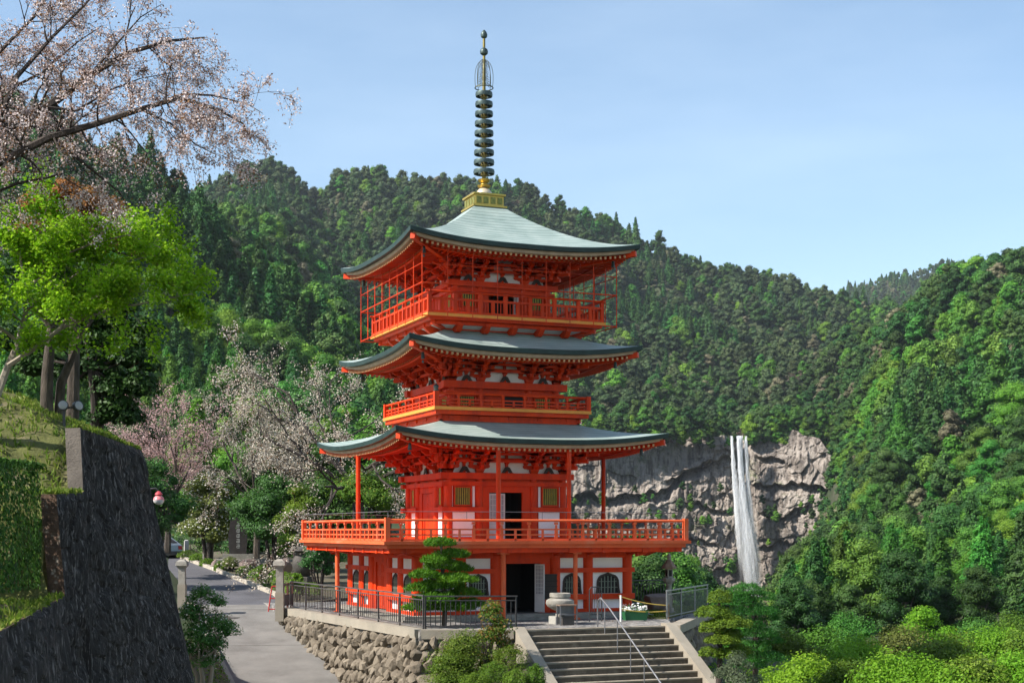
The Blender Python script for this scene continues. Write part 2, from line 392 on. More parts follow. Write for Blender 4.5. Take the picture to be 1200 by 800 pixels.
def railing(hd, z, ht, step, m, cap=None):
    b = MB(); parts = []
    r_ = thing_part('balcony_railing')
    def fn(b, k):
        n = max(4, int(round(2 * hd / step))); n += n % 2
        for lv, t in ((.06, .07), (.3, .05), (.56, .055)): b.b2(-hd, hd, hd - t / 2, hd + t / 2, z + ht * lv - t / 2, z + ht * lv + t / 2)
        b.tube([(-hd - .06, hd, z + ht), (hd + .06, hd, z + ht)], .045, 8)
        for i in range(1, n):
            a = -hd + 2 * hd * i / n
            if i % 2 == 0: b.b2(a - .05, a + .05, hd - .045, hd + .045, z, z + ht * .62); b.box((a, hd, z + ht * .7), (.06, .06, ht * .16)); b.box((a, hd, z + ht * .86), (.12, .09, .09))
            else: b.b2(a - .035, a + .035, hd - .035, hd + .035, z, z + ht * .55)
    for k in range(4):
        b = MB(); b.M = SM[k]; fn(b, k); b.M = None; b.build('rail_panel', m, r_)
    b = MB()
    for sx in (-1, 1):
        for sy in (-1, 1): b.box((sx * hd, sy * hd, z + ht * .56), (.17, .17, ht * 1.12))
    b.build_each('corner_post', m, r_)
    if cap:
        b = MB()
        for sx in (-1,):
            for sy in (-1,): b.lathe([(.1, 0), (.11, .04), (.06, .08), (.1, .14), (.09, .2), (.01, .28)], (sx * hd, sy * hd, z + ht * 1.12), 12)
        b.build('post_finial', cap, r_, True)
    return r_
def thing_part(name):
    o = bpy.data.objects.new(name, None); col.objects.link(o); o.parent = PAG; o.empty_display_size = .2
    return o
def arch(w_, z0, z1, n=12):
    """bell-shaped (katomado) outline"""
    h = w_ / 2; H = z1 - z0
    half = [(1.08, 0), (1.0, .25), (.97, .5), (.95, .62), (.84, .76), (.66, .86), (.46, .90), (.22, .95), (0, 1.0)]
    return [(h * a, z0 + H * q) for a, q in half] + [(-h * a, z0 + H * q) for a, q in half[-2::-1]]
# ------------------------------------------------ ground storey
b = MB(); b.b2(-5.0, 5.0, -5.0, 5.0, 0.005, .10); b.b2(-4.85, 4.85, -4.85, 4.85, .1, .22); b.build('stone_plinth', STON, PAG)
H1 = 4.42; C1 = (-4.2, -2.55, -1.2, 1.2, 2.55, 4.2); HW1 = H1 - .1
columns(4.2, .22, 2.62, C1, .21)
ring_beam('tie_beam', 4.2, 2.25, 2.62, -.1, .16, VERM); ring_beam('tie_beam', 4.2, 1.70, 1.87, -.1, .235, VERM, .0, (-1.2, 1.2)); ring_beam('tie_beam', 4.2, .69, .89, -.1, .235, VERM, .0, (-1.2, 1.2)); ring_beam('sill_beam', 4.2, .22, .34, -.1, .19, VERM, 0, (-1.2, 1.2))
bays1 = [(-4.2, -2.55), (-2.55, -1.2), (1.2, 2.55), (2.55, 4.2)]
def win1(k, c, w_):
    o = 4.2; z0, z1 = .90, 1.62; outl = arch(w_, z0, z1); 
    f = MB(); f.M = SM[k]
    big = arch(w_ + .14, z0 - .0, z1 + .07)
    n = len(outl); vs = [(c + x, oo, z) for oo in (o + .06, o + .1) for pl_ in (big, outl) for x, z in pl_]
    # ring faces: front and the inner reveal
    fs = []
    for i in range(n - 1): fs += [(2 * n + i, 2 * n + i + 1, 3 * n + i + 1, 3 * n + i), (i, i + 1, 2 * n + i + 1, 2 * n + i), (n + i, n + i + 1, 3 * n + i + 1, 3 * n + i)]
    f.add(vs, fs); f.M = None; fo = f.build('window', DKWD, PAG)
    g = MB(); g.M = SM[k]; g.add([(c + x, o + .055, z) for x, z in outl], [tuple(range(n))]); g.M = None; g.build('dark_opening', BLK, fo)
    g = MB(); g.M = SM[k]
    for i in range(1, 6):
        x = c - w_ / 2 + w_ * i / 6; top = z1 - .06 - .2 * abs(i / 3 - 1) ** 2
        g.b2(x - .018, x + .018, o + .06, o + .085, z0, top)
    for q in (.33, .66): g.b2(c - w_ / 2, c + w_ / 2, o + .058, o + .078, z0 + .68 * q - .012, z0 + .68 * q + .012)
    g.M = None; g.build('lattice', mat_greenlat, fo)
mat_greenlat = mat('grey_green_lattice', (.16, .19, .15), .6, .2)
for k in range(4):
    b = MB(); b.M = SM[k]
    for a0, a1 in bays1:
        panel(b, a0 + .2, a1 - .2, 4.25, 1.87, 2.25); panel(b, a0 + .2, a1 - .2, 4.25, .89, 1.70); panel(b, a0 + .2, a1 - .2, 4.25, .34, .69)
    b.M = None; b.build_each('plaster_panel', PLAS, PAG)
    b = MB(); b.M = SM[k]; b.b2(-3.99, -1.0, 4.08, 4.18, .24, 2.25); b.b2(1.0, 3.99, 4.08, 4.18, .24, 2.25); b.M = None; b.build_each('wall_core', VERM, PAG)
    for (a0, a1) in bays1: win1(k, (a0 + a1) / 2, .82 if a1 - a0 > 1.5 else .62)
# front doorway, with its open leaf and the notice board beside it; the side doors are shut
b = MB(); b.M = SM[0]; panel(b, -1.0, -.78, 4.26, .22, 2.25, .12); panel(b, .62, 1.0, 4.26, .22, 2.25, .12); b.b2(-.78, .62, 4.12, 4.28, 2.05, 2.25); b.M = None; b.build_each('door_surround', VERM, PAG)
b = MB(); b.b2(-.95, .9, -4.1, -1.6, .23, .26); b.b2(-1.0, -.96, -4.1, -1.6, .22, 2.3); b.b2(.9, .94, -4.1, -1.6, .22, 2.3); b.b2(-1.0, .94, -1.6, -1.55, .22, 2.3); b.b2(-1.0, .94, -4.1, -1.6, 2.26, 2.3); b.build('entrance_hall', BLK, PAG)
def lattice_leaf(k, a, o, z0, z1, wd, ang, m, sub=PAG, nx=3, nz_=8):
    """a lattice door leaf hinged at a, o"""
    g = MB(); m4 = SM[k] @ Matrix.Translation((a, o, 0)) @ Matrix.Rotation(ang, 4, 'Z'); g.M = m4
    g.b2(0, wd, -.015, .015, z0, z0 + (z1 - z0) * .34)
    for x in (0.03, wd - .03): g.b2(x - .03, x + .03, -.02, .02, z0, z1)
    for z in (z1 - .03, z0 + (z1 - z0) * .36): g.b2(0, wd, -.019, .019, z - .03, z + .03)
    for i in range(1, nx): g.b2(wd * i / nx - .012, wd * i / nx + .012, -.012, .012, z0 + (z1 - z0) * .36, z1)
    for j in range(1, nz_): z = z0 + (z1 - z0) * (.36 + .64 * j / nz_); g.b2(0, wd, -.013, .013, z - .01, z + .01)
    g.M = None; lf = g.build('door', m, sub)
    g = MB(); g.M = m4; g.b2(.03, wd - .03, -.004, .004, z0 + (z1 - z0) * .36, z1); g.M = None; g.build('paper_pane', mat_pane, lf)
mat_pane = mat('grey_pane', (.30, .29, .31), .4, .15)
lattice_leaf(0, .36, 4.3, .26, 2.03, .5, R(70), GRLT)
b = MB(); b.M = SM[0]; b.b2(.64, 1.18, 4.43, 4.46, .72, 1.66); b.M = None; nb = b.build('notice_board', DKWD, PAG)
b = MB(); b.M = SM[0]
for z in (.8, 1.0, 1.2, 1.4, 1.62): b.b2(.62, 1.2, 4.462, 4.48, z - .012, z + .012)
b.M = None; b.build('board_battens', BLK, nb)
for k in (1, 2, 3):
    b = MB(); b.M = SM[k]; panel(b, -1.0, -.72, 4.26, .22, 2.25, .12); panel(b, .72, 1.0, 4.26, .22, 2.25, .12); b.b2(-.72, .72, 4.12, 4.28, 2.05, 2.25); b.M = None; b.build_each('door_surround', VERM, PAG)
    for sg in (-1, 1):
        b = MB(); b.M = SM[k]; b.b2(min(0, sg * .72) + .008, max(0, sg * .72) - .008, 4.15, 4.2, .26, 2.05)
        for z0, z1 in ((.34, .95), (1.05, 1.55), (1.65, 1.97)):
            b.b2(sg * .36 - .28, sg * .36 + .28, 4.2, 4.215, z0, z0 + .035); b.b2(sg * .36 - .28, sg * .36 + .28, 4.2, 4.215, z1 - .035, z1)
            b.b2(sg * .36 - .28, sg * .36 - .245, 4.2, 4.214, z0 + .035, z1 - .035); b.b2(sg * .36 + .245, sg * .36 + .28, 4.2, 4.214, z0 + .035, z1 - .035)
        b.M = None; b.build('door', mat_door if k < 9 else VERM, PAG) if False else b.build('door', VERM, PAG)
# ------------------------------------------------ first balcony and its posts
def joists(b, k):
    for a in (-5.0, -4.2, -2.55, -1.2, 1.2, 2.55, 4.2, 5.0): b.b2(a - .11, a + .11, 4.1, 5.75, 2.46, 2.64); b.prism([(4.2, 2.3), (4.95, 2.46), (4.2, 2.46)], a - .09, a + .09, 'x')
    b.b2(-5.75, 5.75, 5.5, 5.72, 2.48, 2.66)
sides(joists).build('deck_joists', VERM, PAG)
b = MB(); b.b2(-5.85, 5.85, -5.85, 5.85, 2.645, 2.78); b.build('balcony_deck', FADE, PAG)
b = MB(); b.b2(-6.0, 6.0, -6.0, 6.0, 2.782, 2.90); b.build('balcony_deck', FADE, PAG)
railing(5.84, 2.9, .73, .56, FADE)
gw = MB()
for k in range(4):
    gw.M = SM[k]; gw.tube([(-5.84, 5.80, 3.93), (5.84, 5.80, 3.93)], .011, 5)
    for a in (-5.8, -2.9, 0, 2.9, 5.8): gw.tube([(a, 5.80, 3.6), (a, 5.80, 3.93)], .010, 5)
gw.M = None; gw.build('guard_wire', GREY, PAG)
for x, y, z0, z1, r_ in ((-1.35, -5.4, .02, 2.5, .085), (1.5, -5.4, .02, 2.5, .085), (-5.4, 2.2, .02, 2.5, .085), (5.4, 2.2, .02, 2.5, .085),
                         (-1.38, -5.0, 2.9, 6.32, .085), (1.42, -5.0, 2.9, 6.32, .085), (-5.05, .45, 2.9, 6.32, .085), (5.05, -.45, 2.9, 6.32, .085)):
    b = MB(); b.tube([(x, y, z0), (x, y, z1)], r_, 12)
    if z1 < 3: b.box((x, y, z1 - .04), (.34, .34, .1)); b.box((x, y, z0 + .03), (.26, .26, .06))
    b.build('post', FADE if z1 < 3 else VERM, PAG, True)
# ------------------------------------------------ second storey
C2 = (-2.35, -1.12, 1.12, 2.35); H2 = 2.35
columns(H2, 2.9, 5.45, C2, .15)
ring_beam('tie_beam', H2, 5.22, 5.45, -.1, .26, VERM, .12); ring_beam('tie_beam', H2, 4.96, 5.12, -.1, .17, VERM, .14); ring_beam('tie_beam', H2, 3.98, 4.16, -.1, .17, VERM, .14, (-1.0, 1.0)); ring_beam('sill_beam', H2, 2.9, 3.02, -.1, .15, VERM, 0, (-1.0, 1.0))
def renji(k, a0, a1, z0, z1, o, m=None):
    f = MB(); f.M = SM[k]; t = .05
    f.b2(a0, a0 + t, o - .02, o + .05, z0, z1); f.b2(a1 - t, a1, o - .02, o + .05, z0, z1); f.b2(a0 + t, a1 - t, o - .02, o + .05, z0, z0 + t); f.b2(a0 + t, a1 - t, o - .02, o + .05, z1 - t, z1)
    f.M = None; fo = f.build('window', VERM, PAG)
    g = MB(); g.M = SM[k]; g.b2(a0 + t, a1 - t, o - .03, o - .022, z0 + t, z1 - t); g.M = None; g.build('dark_opening', BLK, fo)
    g = MB(); g.M = SM[k]; n = max(3, int((a1 - a0 - 2 * t) / .085))
    for i in range(n): x = a0 + t + (a1 - a0 - 2 * t) * (i + .5) / n; g.box((x, o + .0, (z0 + z1) / 2), (.042, .042, z1 - z0 - 2 * t), R(45))
    g.M = None; g.build('lattice', GLAT, fo)
def white_strips(k, sp):
    g = MB(); g.M = SM[k]
    for a0, a1, o, z0, z1 in sp: g.b2(a0, a1, o - .03, o, z0, z1)
    g.M = None; g.build_each('plaster_panel', PLAS, PAG)
for k in range(4):
    b = MB(); b.M = SM[k]; b.b2(-H2 + .02, -1.0, H2 - .06, H2 + .02, 2.92, 5.22); b.b2(1.0, H2 - .02, H2 - .06, H2 + .02, 2.92, 5.22); b.b2(-1.0, 1.0, H2 - .06, H2 + .02, 4.72, 5.22); b.M = None; b.build_each('wall_core', VERM, PAG)
    if k in (0, 2):
        for s in (-1, 1):
            renji(k, s * 1.8 - .36, s * 1.8 + .36, 4.2, 4.94, H2 + .05)
        white_strips(k, [(-2.29, -2.2, H2 + .06, 4.17, 4.95), (-1.40, -1.31, H2 + .06, 4.17, 4.95), (1.31, 1.40, H2 + .06, 4.17, 4.95), (2.2, 2.29, H2 + .06, 4.17, 4.95), (-2.2, -1.32, H2 + .07, 3.03, 3.97), (1.32, 2.2, H2 + .07, 3.03, 3.97)])
    else:
        for s in (-1, 1): renji(k, s * 1.62 - .2, s * 1.62 + .2, 4.2, 4.94, H2 + .05, BLK)
        white_strips(k, [(-1.82, -1.40, H2 + .07, 3.03, 3.97), (1.40, 1.82, H2 + .07, 3.03, 3.97)])
b = MB(); b.M = SM[0]; panel(b, -.98, -.76, H2 + .04, 2.9, 4.72, .1); panel(b, .69, .98, H2 + .04, 2.9, 4.72, .1); b.b2(-.76, -.72, H2 - .06, H2 + .06, 2.9, 4.72); b.b2(.65, .69, H2 - .06, H2 + .06, 2.9, 4.72); b.M = None; b.build_each('door_surround', VERM, PAG)
lattice_leaf(0, -.71, H2 - .02, 2.93, 4.68, .66, 0, GRLT, nx=4, nz_=5)
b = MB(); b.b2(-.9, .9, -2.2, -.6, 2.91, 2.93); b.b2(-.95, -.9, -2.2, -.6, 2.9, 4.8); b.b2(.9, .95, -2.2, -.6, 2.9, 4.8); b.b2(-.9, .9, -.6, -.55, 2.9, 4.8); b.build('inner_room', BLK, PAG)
for k in (1, 2, 3):
    for sg in (-1, 1):
        b = MB(); b.M = SM[k]; b.b2(min(0, sg * .62) + .008, max(0, sg * .62) - .008, H2 - .04, H2 + .0, 2.93, 4.7)
        for z0, z1 in ((3.0, 3.7), (3.8, 4.2), (4.28, 4.62)):
            b.b2(sg * .31 - .24, sg * .31 + .24, H2, H2 + .015, z0, z0 + .03); b.b2(sg * .31 - .24, sg * .31 + .24, H2, H2 + .015, z1 - .03, z1)
        b.M = None; b.build('door', VERM, PAG)
    b = MB(); b.M = SM[k]; panel(b, -.98, -.63, H2 + .04, 2.9, 4.72, .1); panel(b, .63, .98, H2 + .04, 2.9, 4.72, .1); b.M = None; b.build_each('door_surround', VERM, PAG)
brackets(H2, 5.45, 6.38, (-2.35, -1.12, 1.12, 2.35), .95)
roof('lower_roof', 2.45, 7.5, 5.37, 6.58, .37, 1.45, 3.2, 6.42)
# ------------------------------------------------ second balcony, third storey
def under(hb, hd, z0, z1, cols):
    def fn(b, k):
        b.b2(-hb, hb, hb - .1, hb, z0 - .25, z1 - .02)
        for a in cols:
            b.prism([(hb, z0), (hd - .55, z0 + .04), (hd - .3, z1 - .14), (hd - .3, z1 - .02), (hb, z1 - .02)], a - .1, a + .1, 'x')
        b.b2(-hd + .35, hd - .35, hd - .47, hd - .35, z1 - .13, z1 - .01); b.b2(-hb - .3, hb + .3, hb + .2, hb + .3, z0 + .1, z0 + .2)
        b.beam((hb, hb, (z0 + z1) / 2), (hd - .3, hd - .3, z1 - .09), .16, .16)
    sides(fn).build('deck_brackets', VERM, PAG)
    def pl(b, k): b.grid([[(-hb - .05, hb + .05, z0 + .12), (hb + .05, hb + .05, z0 + .12)], [(-hd + .4, hd - .4, z1 - .03), (hd - .4, hd - .4, z1 - .03)]])
    sides(pl).build('deck_plaster', PLAS, PAG)
under(2.55, 3.18, 7.25, 7.58, (-2.4, -1.2, 0, 1.2, 2.4))
b = MB(); b.b2(-3.12, 3.12, -3.12, 3.12, 7.585, 7.74); b.build('balcony_deck', VERM, PAG)
b = MB(); b.b2(-3.2, 3.2, -3.2, 3.2, 7.742, 7.86); b.build('balcony_deck', YEL, PAG)
railing(3.1, 7.86, .50, .45, VERM, BRNZ)
C3 = (-2.15, -1.0, 1.0, 2.15); H3 = 2.15
columns(H3, 7.86, 8.92, C3, .14)
ring_beam('tie_beam', H3, 8.66, 8.92, -.1, .25, VERM, .14); ring_beam('tie_beam', H3, 8.4, 8.55, -.1, .16, VERM, .12)
for k in range(4):
    b = MB(); b.M = SM[k]; b.b2(-H3 + .02, H3 - .02, H3 - .06, H3 + .02, 7.87, 8.66); b.M = None; b.build_each('wall_core', VERM, PAG)
    for a0, a1 in ((-1.95, -1.2), (1.2, 1.95)): renji(k, a0, a1, 7.95, 8.4, H3 + .05)
    for a0, a1 in ((-.8, -.01), (.01, .8)):
        b = MB(); b.M = SM[k]; b.b2(a0, a1, H3 + .02, H3 + .06, 7.88, 8.39); b.M = None; b.build('door', VERM if a0 < -.5 else BLK, PAG)
brackets(H3, 8.92, 9.74, (-2.15, -1.0, 1.0, 2.15), .85)
roof('middle_roof', 2.5, 10.85, 4.63, 9.96, .34, 1.4, 2.9, 9.78)
# ------------------------------------------------ top balcony with its net frame
under(2.35, 3.61, 10.62, 11.02, (-2.2, -1.1, 0, 1.1, 2.2))
b = MB(); b.b2(-3.5, 3.5, -3.5, 3.5, 11.02, 11.12); b.build('balcony_deck', VERM, PAG)
b = MB(); b.b2(-3.61, 3.61, -3.61, 3.61, 11.122, 11.24); b.build('balcony_deck', YEL, PAG)
def toprail(b, k):
    hd = 3.5; z = 11.24
    b.b2(-hd, hd, hd - .05, hd + .05, z + .02, z + .1); b.b2(-hd, hd, hd - .05, hd + .05, z + .5, z + .58); b.tube([(-hd - .15, hd, z + .8), (hd + .15, hd, z + .8)], .04, 8)
    n = 14
    for i in range(n + 1):
        a = -hd + 2 * hd * i / n
        if i % 2 == 0: b.b2(a - .07, a + .07, hd - .06, hd + .06, z, z + .76)
        else: b.b2(a - .055, a + .055, hd - .05, hd + .05, z + .1, z + .5)
    for i in range(56):
        a = -hd + 2 * hd * (i + .5) / 56; b.b2(a - .014, a + .014, hd - .014, hd + .014, z + .1, z + .5)
rp = thing_part('balcony_railing')
for k in range(4):
    b = MB(); b.M = SM[k]; toprail(b, k); b.M = None; b.build('rail_panel', VERM, rp)
def netf(b, k):
    hn = 3.92; z = 11.0
    for zz, t in ((z + .06, .024), (z + 1.25, .026)): b.tube([(-hn, hn, zz), (hn, hn, zz)], t, 6)
    n = 8
    for i in range(n + 1):
        a = -hn + 2 * hn * i / n
        top = 13.42 + .34 * abs(a / 4.57) ** 2.7
        b.tube([(a, hn, z), (a, hn, top)], .017, 6)
    b.tube([(-hn, hn, z + 1.95), (hn, hn, z + 1.95)], .014, 5)
sides(netf).build('bird_net_frame', VERM, PAG)
C4 = (-1.9, -.92, .92, 1.9); H4 = 1.9
columns(H4, 11.24, 12.62, C4, .13)
ring_beam('tie_beam', H4, 12.58, 12.76, -.1, .24, VERM, .12); ring_beam('tie_beam', H4, 12.36, 12.48, -.1, .15, VERM, .12); ring_beam('tie_beam', H4, 11.62, 11.74, -.1, .15, VERM, .12, (-.8, .8))
for k in range(4):
    b = MB(); b.M = SM[k]; b.b2(-H4 + .02, -.8, H4 - .06, H4 + .02, 11.25, 12.58); b.b2(.8, H4 - .02, H4 - .06, H4 + .02, 11.25, 12.58); b.b2(-.8, .8, H4 - .06, H4 + .02, 12.3, 12.58)
    b.b2(-.8, -.55, H4 - .06, H4 + .02, 11.25, 12.3); b.b2(.55, .8, H4 - .06, H4 + .02, 11.25, 12.3); b.M = None; b.build_each('wall_core', VERM, PAG)
    for s in (-1, 1): renji(k, s * 1.4 - .3, s * 1.4 + .3, 11.76, 12.34, H4 + .05)
    white_strips(k, [(-1.72, -1.08, H4 + .06, 11.27, 11.6), (1.08, 1.72, H4 + .06, 11.27, 11.6)])
    if k: 
        b = MB(); b.M = SM[k]; b.b2(-.55, .55, H4 - .05, H4 - .01, 11.25, 12.3); b.M = None; b.build('door', VERM, PAG)
lattice_leaf(0, .5, H4 + .04, 11.26, 12.28, .48, R(95), GRLT, nx=2, nz_=4)
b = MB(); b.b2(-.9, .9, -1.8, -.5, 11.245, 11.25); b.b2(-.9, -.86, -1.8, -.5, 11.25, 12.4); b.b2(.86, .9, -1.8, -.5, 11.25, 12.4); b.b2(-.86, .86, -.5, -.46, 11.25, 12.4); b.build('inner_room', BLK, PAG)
brackets(H4, 12.76, 13.55, C4, .8)
roof('top_roof', .6, 16.02, 4.57, 13.80, .35, 1.55, 2.65, 13.6)
# ------------------------------------------------ spire
OLDG = mat('tarnished_gold', (.22, .175, .06), .5, .3, 5, metal=.6)
sp = MB(); sp.box((0, 0, 16.02), (1.42, 1.42, .07)); sp.box((0, 0, 16.25), (1.2, 1.2, .4)); sp.box((0, 0, 16.49), (1.34, 1.34, .07)); SPIRE = sp.build('spire', GOLD, PAG)
b = MB()
for k in range(4):
    b.M = SM[k]
    for i in range(4):
        x = -.44 + .293 * i; b.b2(x - .1, x + .1, .602, .618, 16.12, 16.38)
b.M = None; b.build('base_reliefs', mat('green_gilt_relief', (.20, .20, .05), .5, .4, 8, metal=.3), SPIRE)
b = MB(); b.lathe([(.32, 16.52), (.33, 16.6), (.29, 16.72), (.2, 16.82), (.12, 16.86)], n=24); b.build('inverted_bowl', mat('pale_gilt', (.66, .55, .38), .4, .1, metal=.4), SPIRE, True)
b = MB(); b.lathe([(.1, 16.84), (.24, 16.9), (.27, 16.96), (.14, 17.0), (.11, 17.06), (.2, 17.1), (.25, 17.2), (.1, 17.22)], n=16); b.build('lotus_flower', GOLD, SPIRE, True)
b = MB(); b.tube([(0, 0, 16.8), (0, 0, 20.1), (0, 0, 22.9)], [.085, .07, .05], 12); b.build('spire_mast', OLDG, SPIRE, True)
for i in range(9):
    z = 17.5 + i * .385; r_ = .40 - .010 * i
    b = MB(); b.lathe([(r_ - .05, z - .07), (r_ + .01, z - .085), (r_ + .025, z), (r_ + .01, z + .085), (r_ - .05, z + .07)], n=28)
    b.f = b.f[:-2]; b.f += [(4 * 28 + k, 4 * 28 + (k + 1) % 28, (k + 1) % 28, k) for k in range(28)]
    for q in range(4):
        a = R(22 + 90 * q); b.beam((0, 0, z), (math.cos(a) * (r_ - .02), math.sin(a) * (r_ - .02), z), .05, .06)
    rg_ = b.build('spire_ring', BRNZ, SPIRE, True); b = MB(); b.tube([(0, 0, z - .13), (0, 0, z + .13)], .12, 10); b.tube([(0, 0, z - .16), (0, 0, z - .1)], .14, 10); b.build('ring_hub', OLDG, SPIRE, True)
b = MB()
for q in range(4):
    for s in (-1, 1):
        pts = [(.33, 0), (.35, .1), (.36, .25), (.36, .45), (.34, .6), (.30, .74), (.23, .86), (.13, .95), (.04, 1.0)]
        M_ = Matrix.Rotation(R(45 * q + 22), 4, 'Z'); b.M = M_
        b.tube([(s * rr, 0, 20.86 + 1.12 * t) for rr, t in pts], .012, 5)
        for i in range(10):
            z = 20.95 + .1 * i; x = s * (.13 + .05 * math.sin(i * 1.9)); b.tube([(s * .05, 0, z - .05), (x, 0, z + .05), (s * .3 * (1 - i / 16), 0, z - .02)], .009, 4)
b.M = None
b.tube([(.36 * math.cos(R(15 * k)), .36 * math.sin(R(15 * k)), 20.84) for k in range(25)], .022, 5)
b.build('water_flame', mat('green_bronze_filigree', (.08, .085, .05), .5, .3, metal=.4), SPIRE)
b = MB(); b.lathe([(.05, 22.12), (.15, 22.2), (.165, 22.28), (.13, 22.38), (.05, 22.44)], n=16); b.build('dragon_wheel', BRNZ, SPIRE, True)
b = MB(); b.lathe([(.04, 22.8), (.12, 22.86), (.14, 22.95), (.10, 23.06), (.02, 23.15)], n=16); b.build('sacred_jewel', BRNZ, SPIRE, True)
# ================================================================== terrain: one sheet out to the far ridge
PX = np.array([-300, 0, 150, 230, 300, 380, 450, 560, 680, 760, 850, 950, 1000, 1060, 1120, 1200, 1500], float)
def zrow(d, zs): return [HY - (z - EYE) * FPX / d for z in zs]
ROWS = [
 (30,  zrow(30,  [-5, -5, -5, -5, -5, -5.5, -6, -6, -7, -8, -9, -9, -9, -9, -9, -9, -9])),
 (45,  zrow(45,  [-4, -4, -4, -4, -4, -4.6, -5, -5, -6, -7, -8, -8, -9, -9, -9, -9, -9])),
 (60,  zrow(60,  [2, 1, 0, -1, -1.3, -1.6, -2, -2, -3, -5, -6.5, -7, -7.5, -7.5, -7.5, -7.5, -7.5])),
 (72,  zrow(72,  [4, 2.5, .8, -.1, -.2, -.3, -.4, -.5, -2, -5, -6.5, -7, -7.5, -7.5, -7.5, -7.5, -7.5])),
 (85,  zrow(85,  [6, 4, 2, .7, .5, .4, .3, 0, -2, -5.5, -6.5, -7.2, -7.4, -7.4, -7.2, -7, -6])),
 (100, zrow(100, [9, 6, 3, 1.4, 1.2, 1.2, 1, .5, -3, -6, -7, -7.5, -7.5, -7.3, -7, -6.5, -5])),
 (150, [500, 540, 585, 605, 610, 612, 615, 622, 690, 720, 735, 740, 738, 735, 728, 715, 690]),
 (250, [380, 420, 470, 510, 530, 548, 565, 585, 725, 730, 742, 720, 705, 690, 665, 620, 540]),
 (350, [250, 300, 350, 400, 440, 475, 505, 540, 730, 735, 745, 738, 650, 585, 555, 500, 420]),
 (450, [130, 180, 232, 275, 370, 415, 455, 560, 730, 735, 742, 732, 590, 490, 455, 395, 330]),
 (560, [150, 190, 245, 290, 330, 385, 430, 560, 725, 730, 738, 715, 520, 400, 358, 325, 295]),
 (660, [180, 215, 268, 288, 315, 372, 415, 560, 710, 715, 735, 650, 464, 378, 314, 298, 285]),
 (700, [190, 218, 272, 288, 310, 362, 405, 560, 700, 705, 722, 600, 442, 386, 328, 308, 300]),
 (716, [190, 220, 272, 288, 306, 356, 398, 455, 515, 512, 518, 500, 430, 396, 348, 328, 318]),
 (850, [200, 235, 285, 284, 292, 325, 355, 400, 452, 458, 462, 450, 424, 402, 372, 350, 335]),
 (1000, [210, 245, 292, 262, 278, 302, 304, 330, 382, 402, 414, 421, 412, 404, 380, 355, 345]),
 (1150, [220, 255, 300, 238, 246, 271, 272, 260, 312, 352, 376, 394, 396, 398, 384, 358, 350]),
 (1300, [230, 265, 312, 219, 221, 236, 240, 214, 249, 298, 338, 368, 386, 402, 392, 366, 352]),
 (1500, [280, 320, 360, 260, 250, 270, 260, 250, 290, 355, 385, 400, 410, 415, 385, 380, 375]),
 (2100, [420, 420, 420, 400, 400, 400, 400, 400, 400, 400, 400, 400, 388, 375, 370, 375, 390]),
 (2600, [420, 420, 420, 420, 420, 420, 420, 420, 420, 412, 400, 372, 350, 332, 328, 340, 385]),
 (3200, [520] * 17),
]
RD = np.array([r_[0] for r_ in ROWS], float); RP = np.array([r_[1] for r_ in ROWS], float)
def ground_z(px, d):
    px = np.asarray(px, float); d = np.asarray(d, float)
    i = np.clip(np.searchsorted(RD, d) - 1, 0, len(RD) - 2); t = np.clip((d - RD[i]) / (RD[i + 1] - RD[i]), 0, 1)
    j = np.clip(np.searchsorted(PX, px) - 1, 0, len(PX) - 2); u = np.clip((px - PX[j]) / (PX[j + 1] - PX[j]), 0, 1)
    us = u * u * (3 - 2 * u)
    zz = lambda ii: EYE - ((RP[ii, j] * (1 - us) + RP[ii, j + 1] * us) - HY) / FPX * RD[ii]
    z = zz(i) * (1 - t) + zz(i + 1) * t
    r_ = (px - CX) / FPX * d
    amp = np.clip((d - 170) / 300, 0, 1) * np.clip(d / 1000, .25, 1.1)
    n = (fbm(r_ / 130, d / 170, 5, 4) - .5) * 42 + (fbm(r_ / 38 + 40, d / 60, 9, 3) - .5) * 13
    gul = (np.abs(vnoise(r_ / 85 + 7 + .002 * d, d / 420, 3) - .5) - .22) * 66
    return z + amp * (n + gul)
def to_world(px, d):
    r_ = (px - CX) / FPX * d
    return CAM.x + r_ * cs + d * sn, CAM.y - r_ * sn + d * cs
gd = np.concatenate([np.arange(30, 160, 4), np.arange(160, 690, 8), np.arange(690, 722, 3), np.arange(724, 1500, 13), np.arange(1500, 2200, 50), np.arange(2200, 2720, 15), np.arange(2720, 3221, 60)]).astype(float)
gp = np.linspace(-300, 1500, 181)
GP, GD = np.meshgrid(gp, gd); gx, gy = to_world(GP, GD); gz = ground_z(GP, GD)
V = np.stack([gx, gy, gz], -1).reshape(-1, 3); n1 = len(gp)
ii = np.arange(len(gd) - 1)[:, None] * n1 + np.arange(n1 - 1)[None]; F = np.stack([ii, ii + 1, ii + n1 + 1, ii + n1], -1).reshape(-1, 4)
FLOOR = mat('forest_floor', (.030, .045, .016), .95, .4, .05, 0, grime=(.10, .085, .055), gscale=.02)
struct(link('terrain', np_mesh('terrain', V, F, FLOOR, True)))
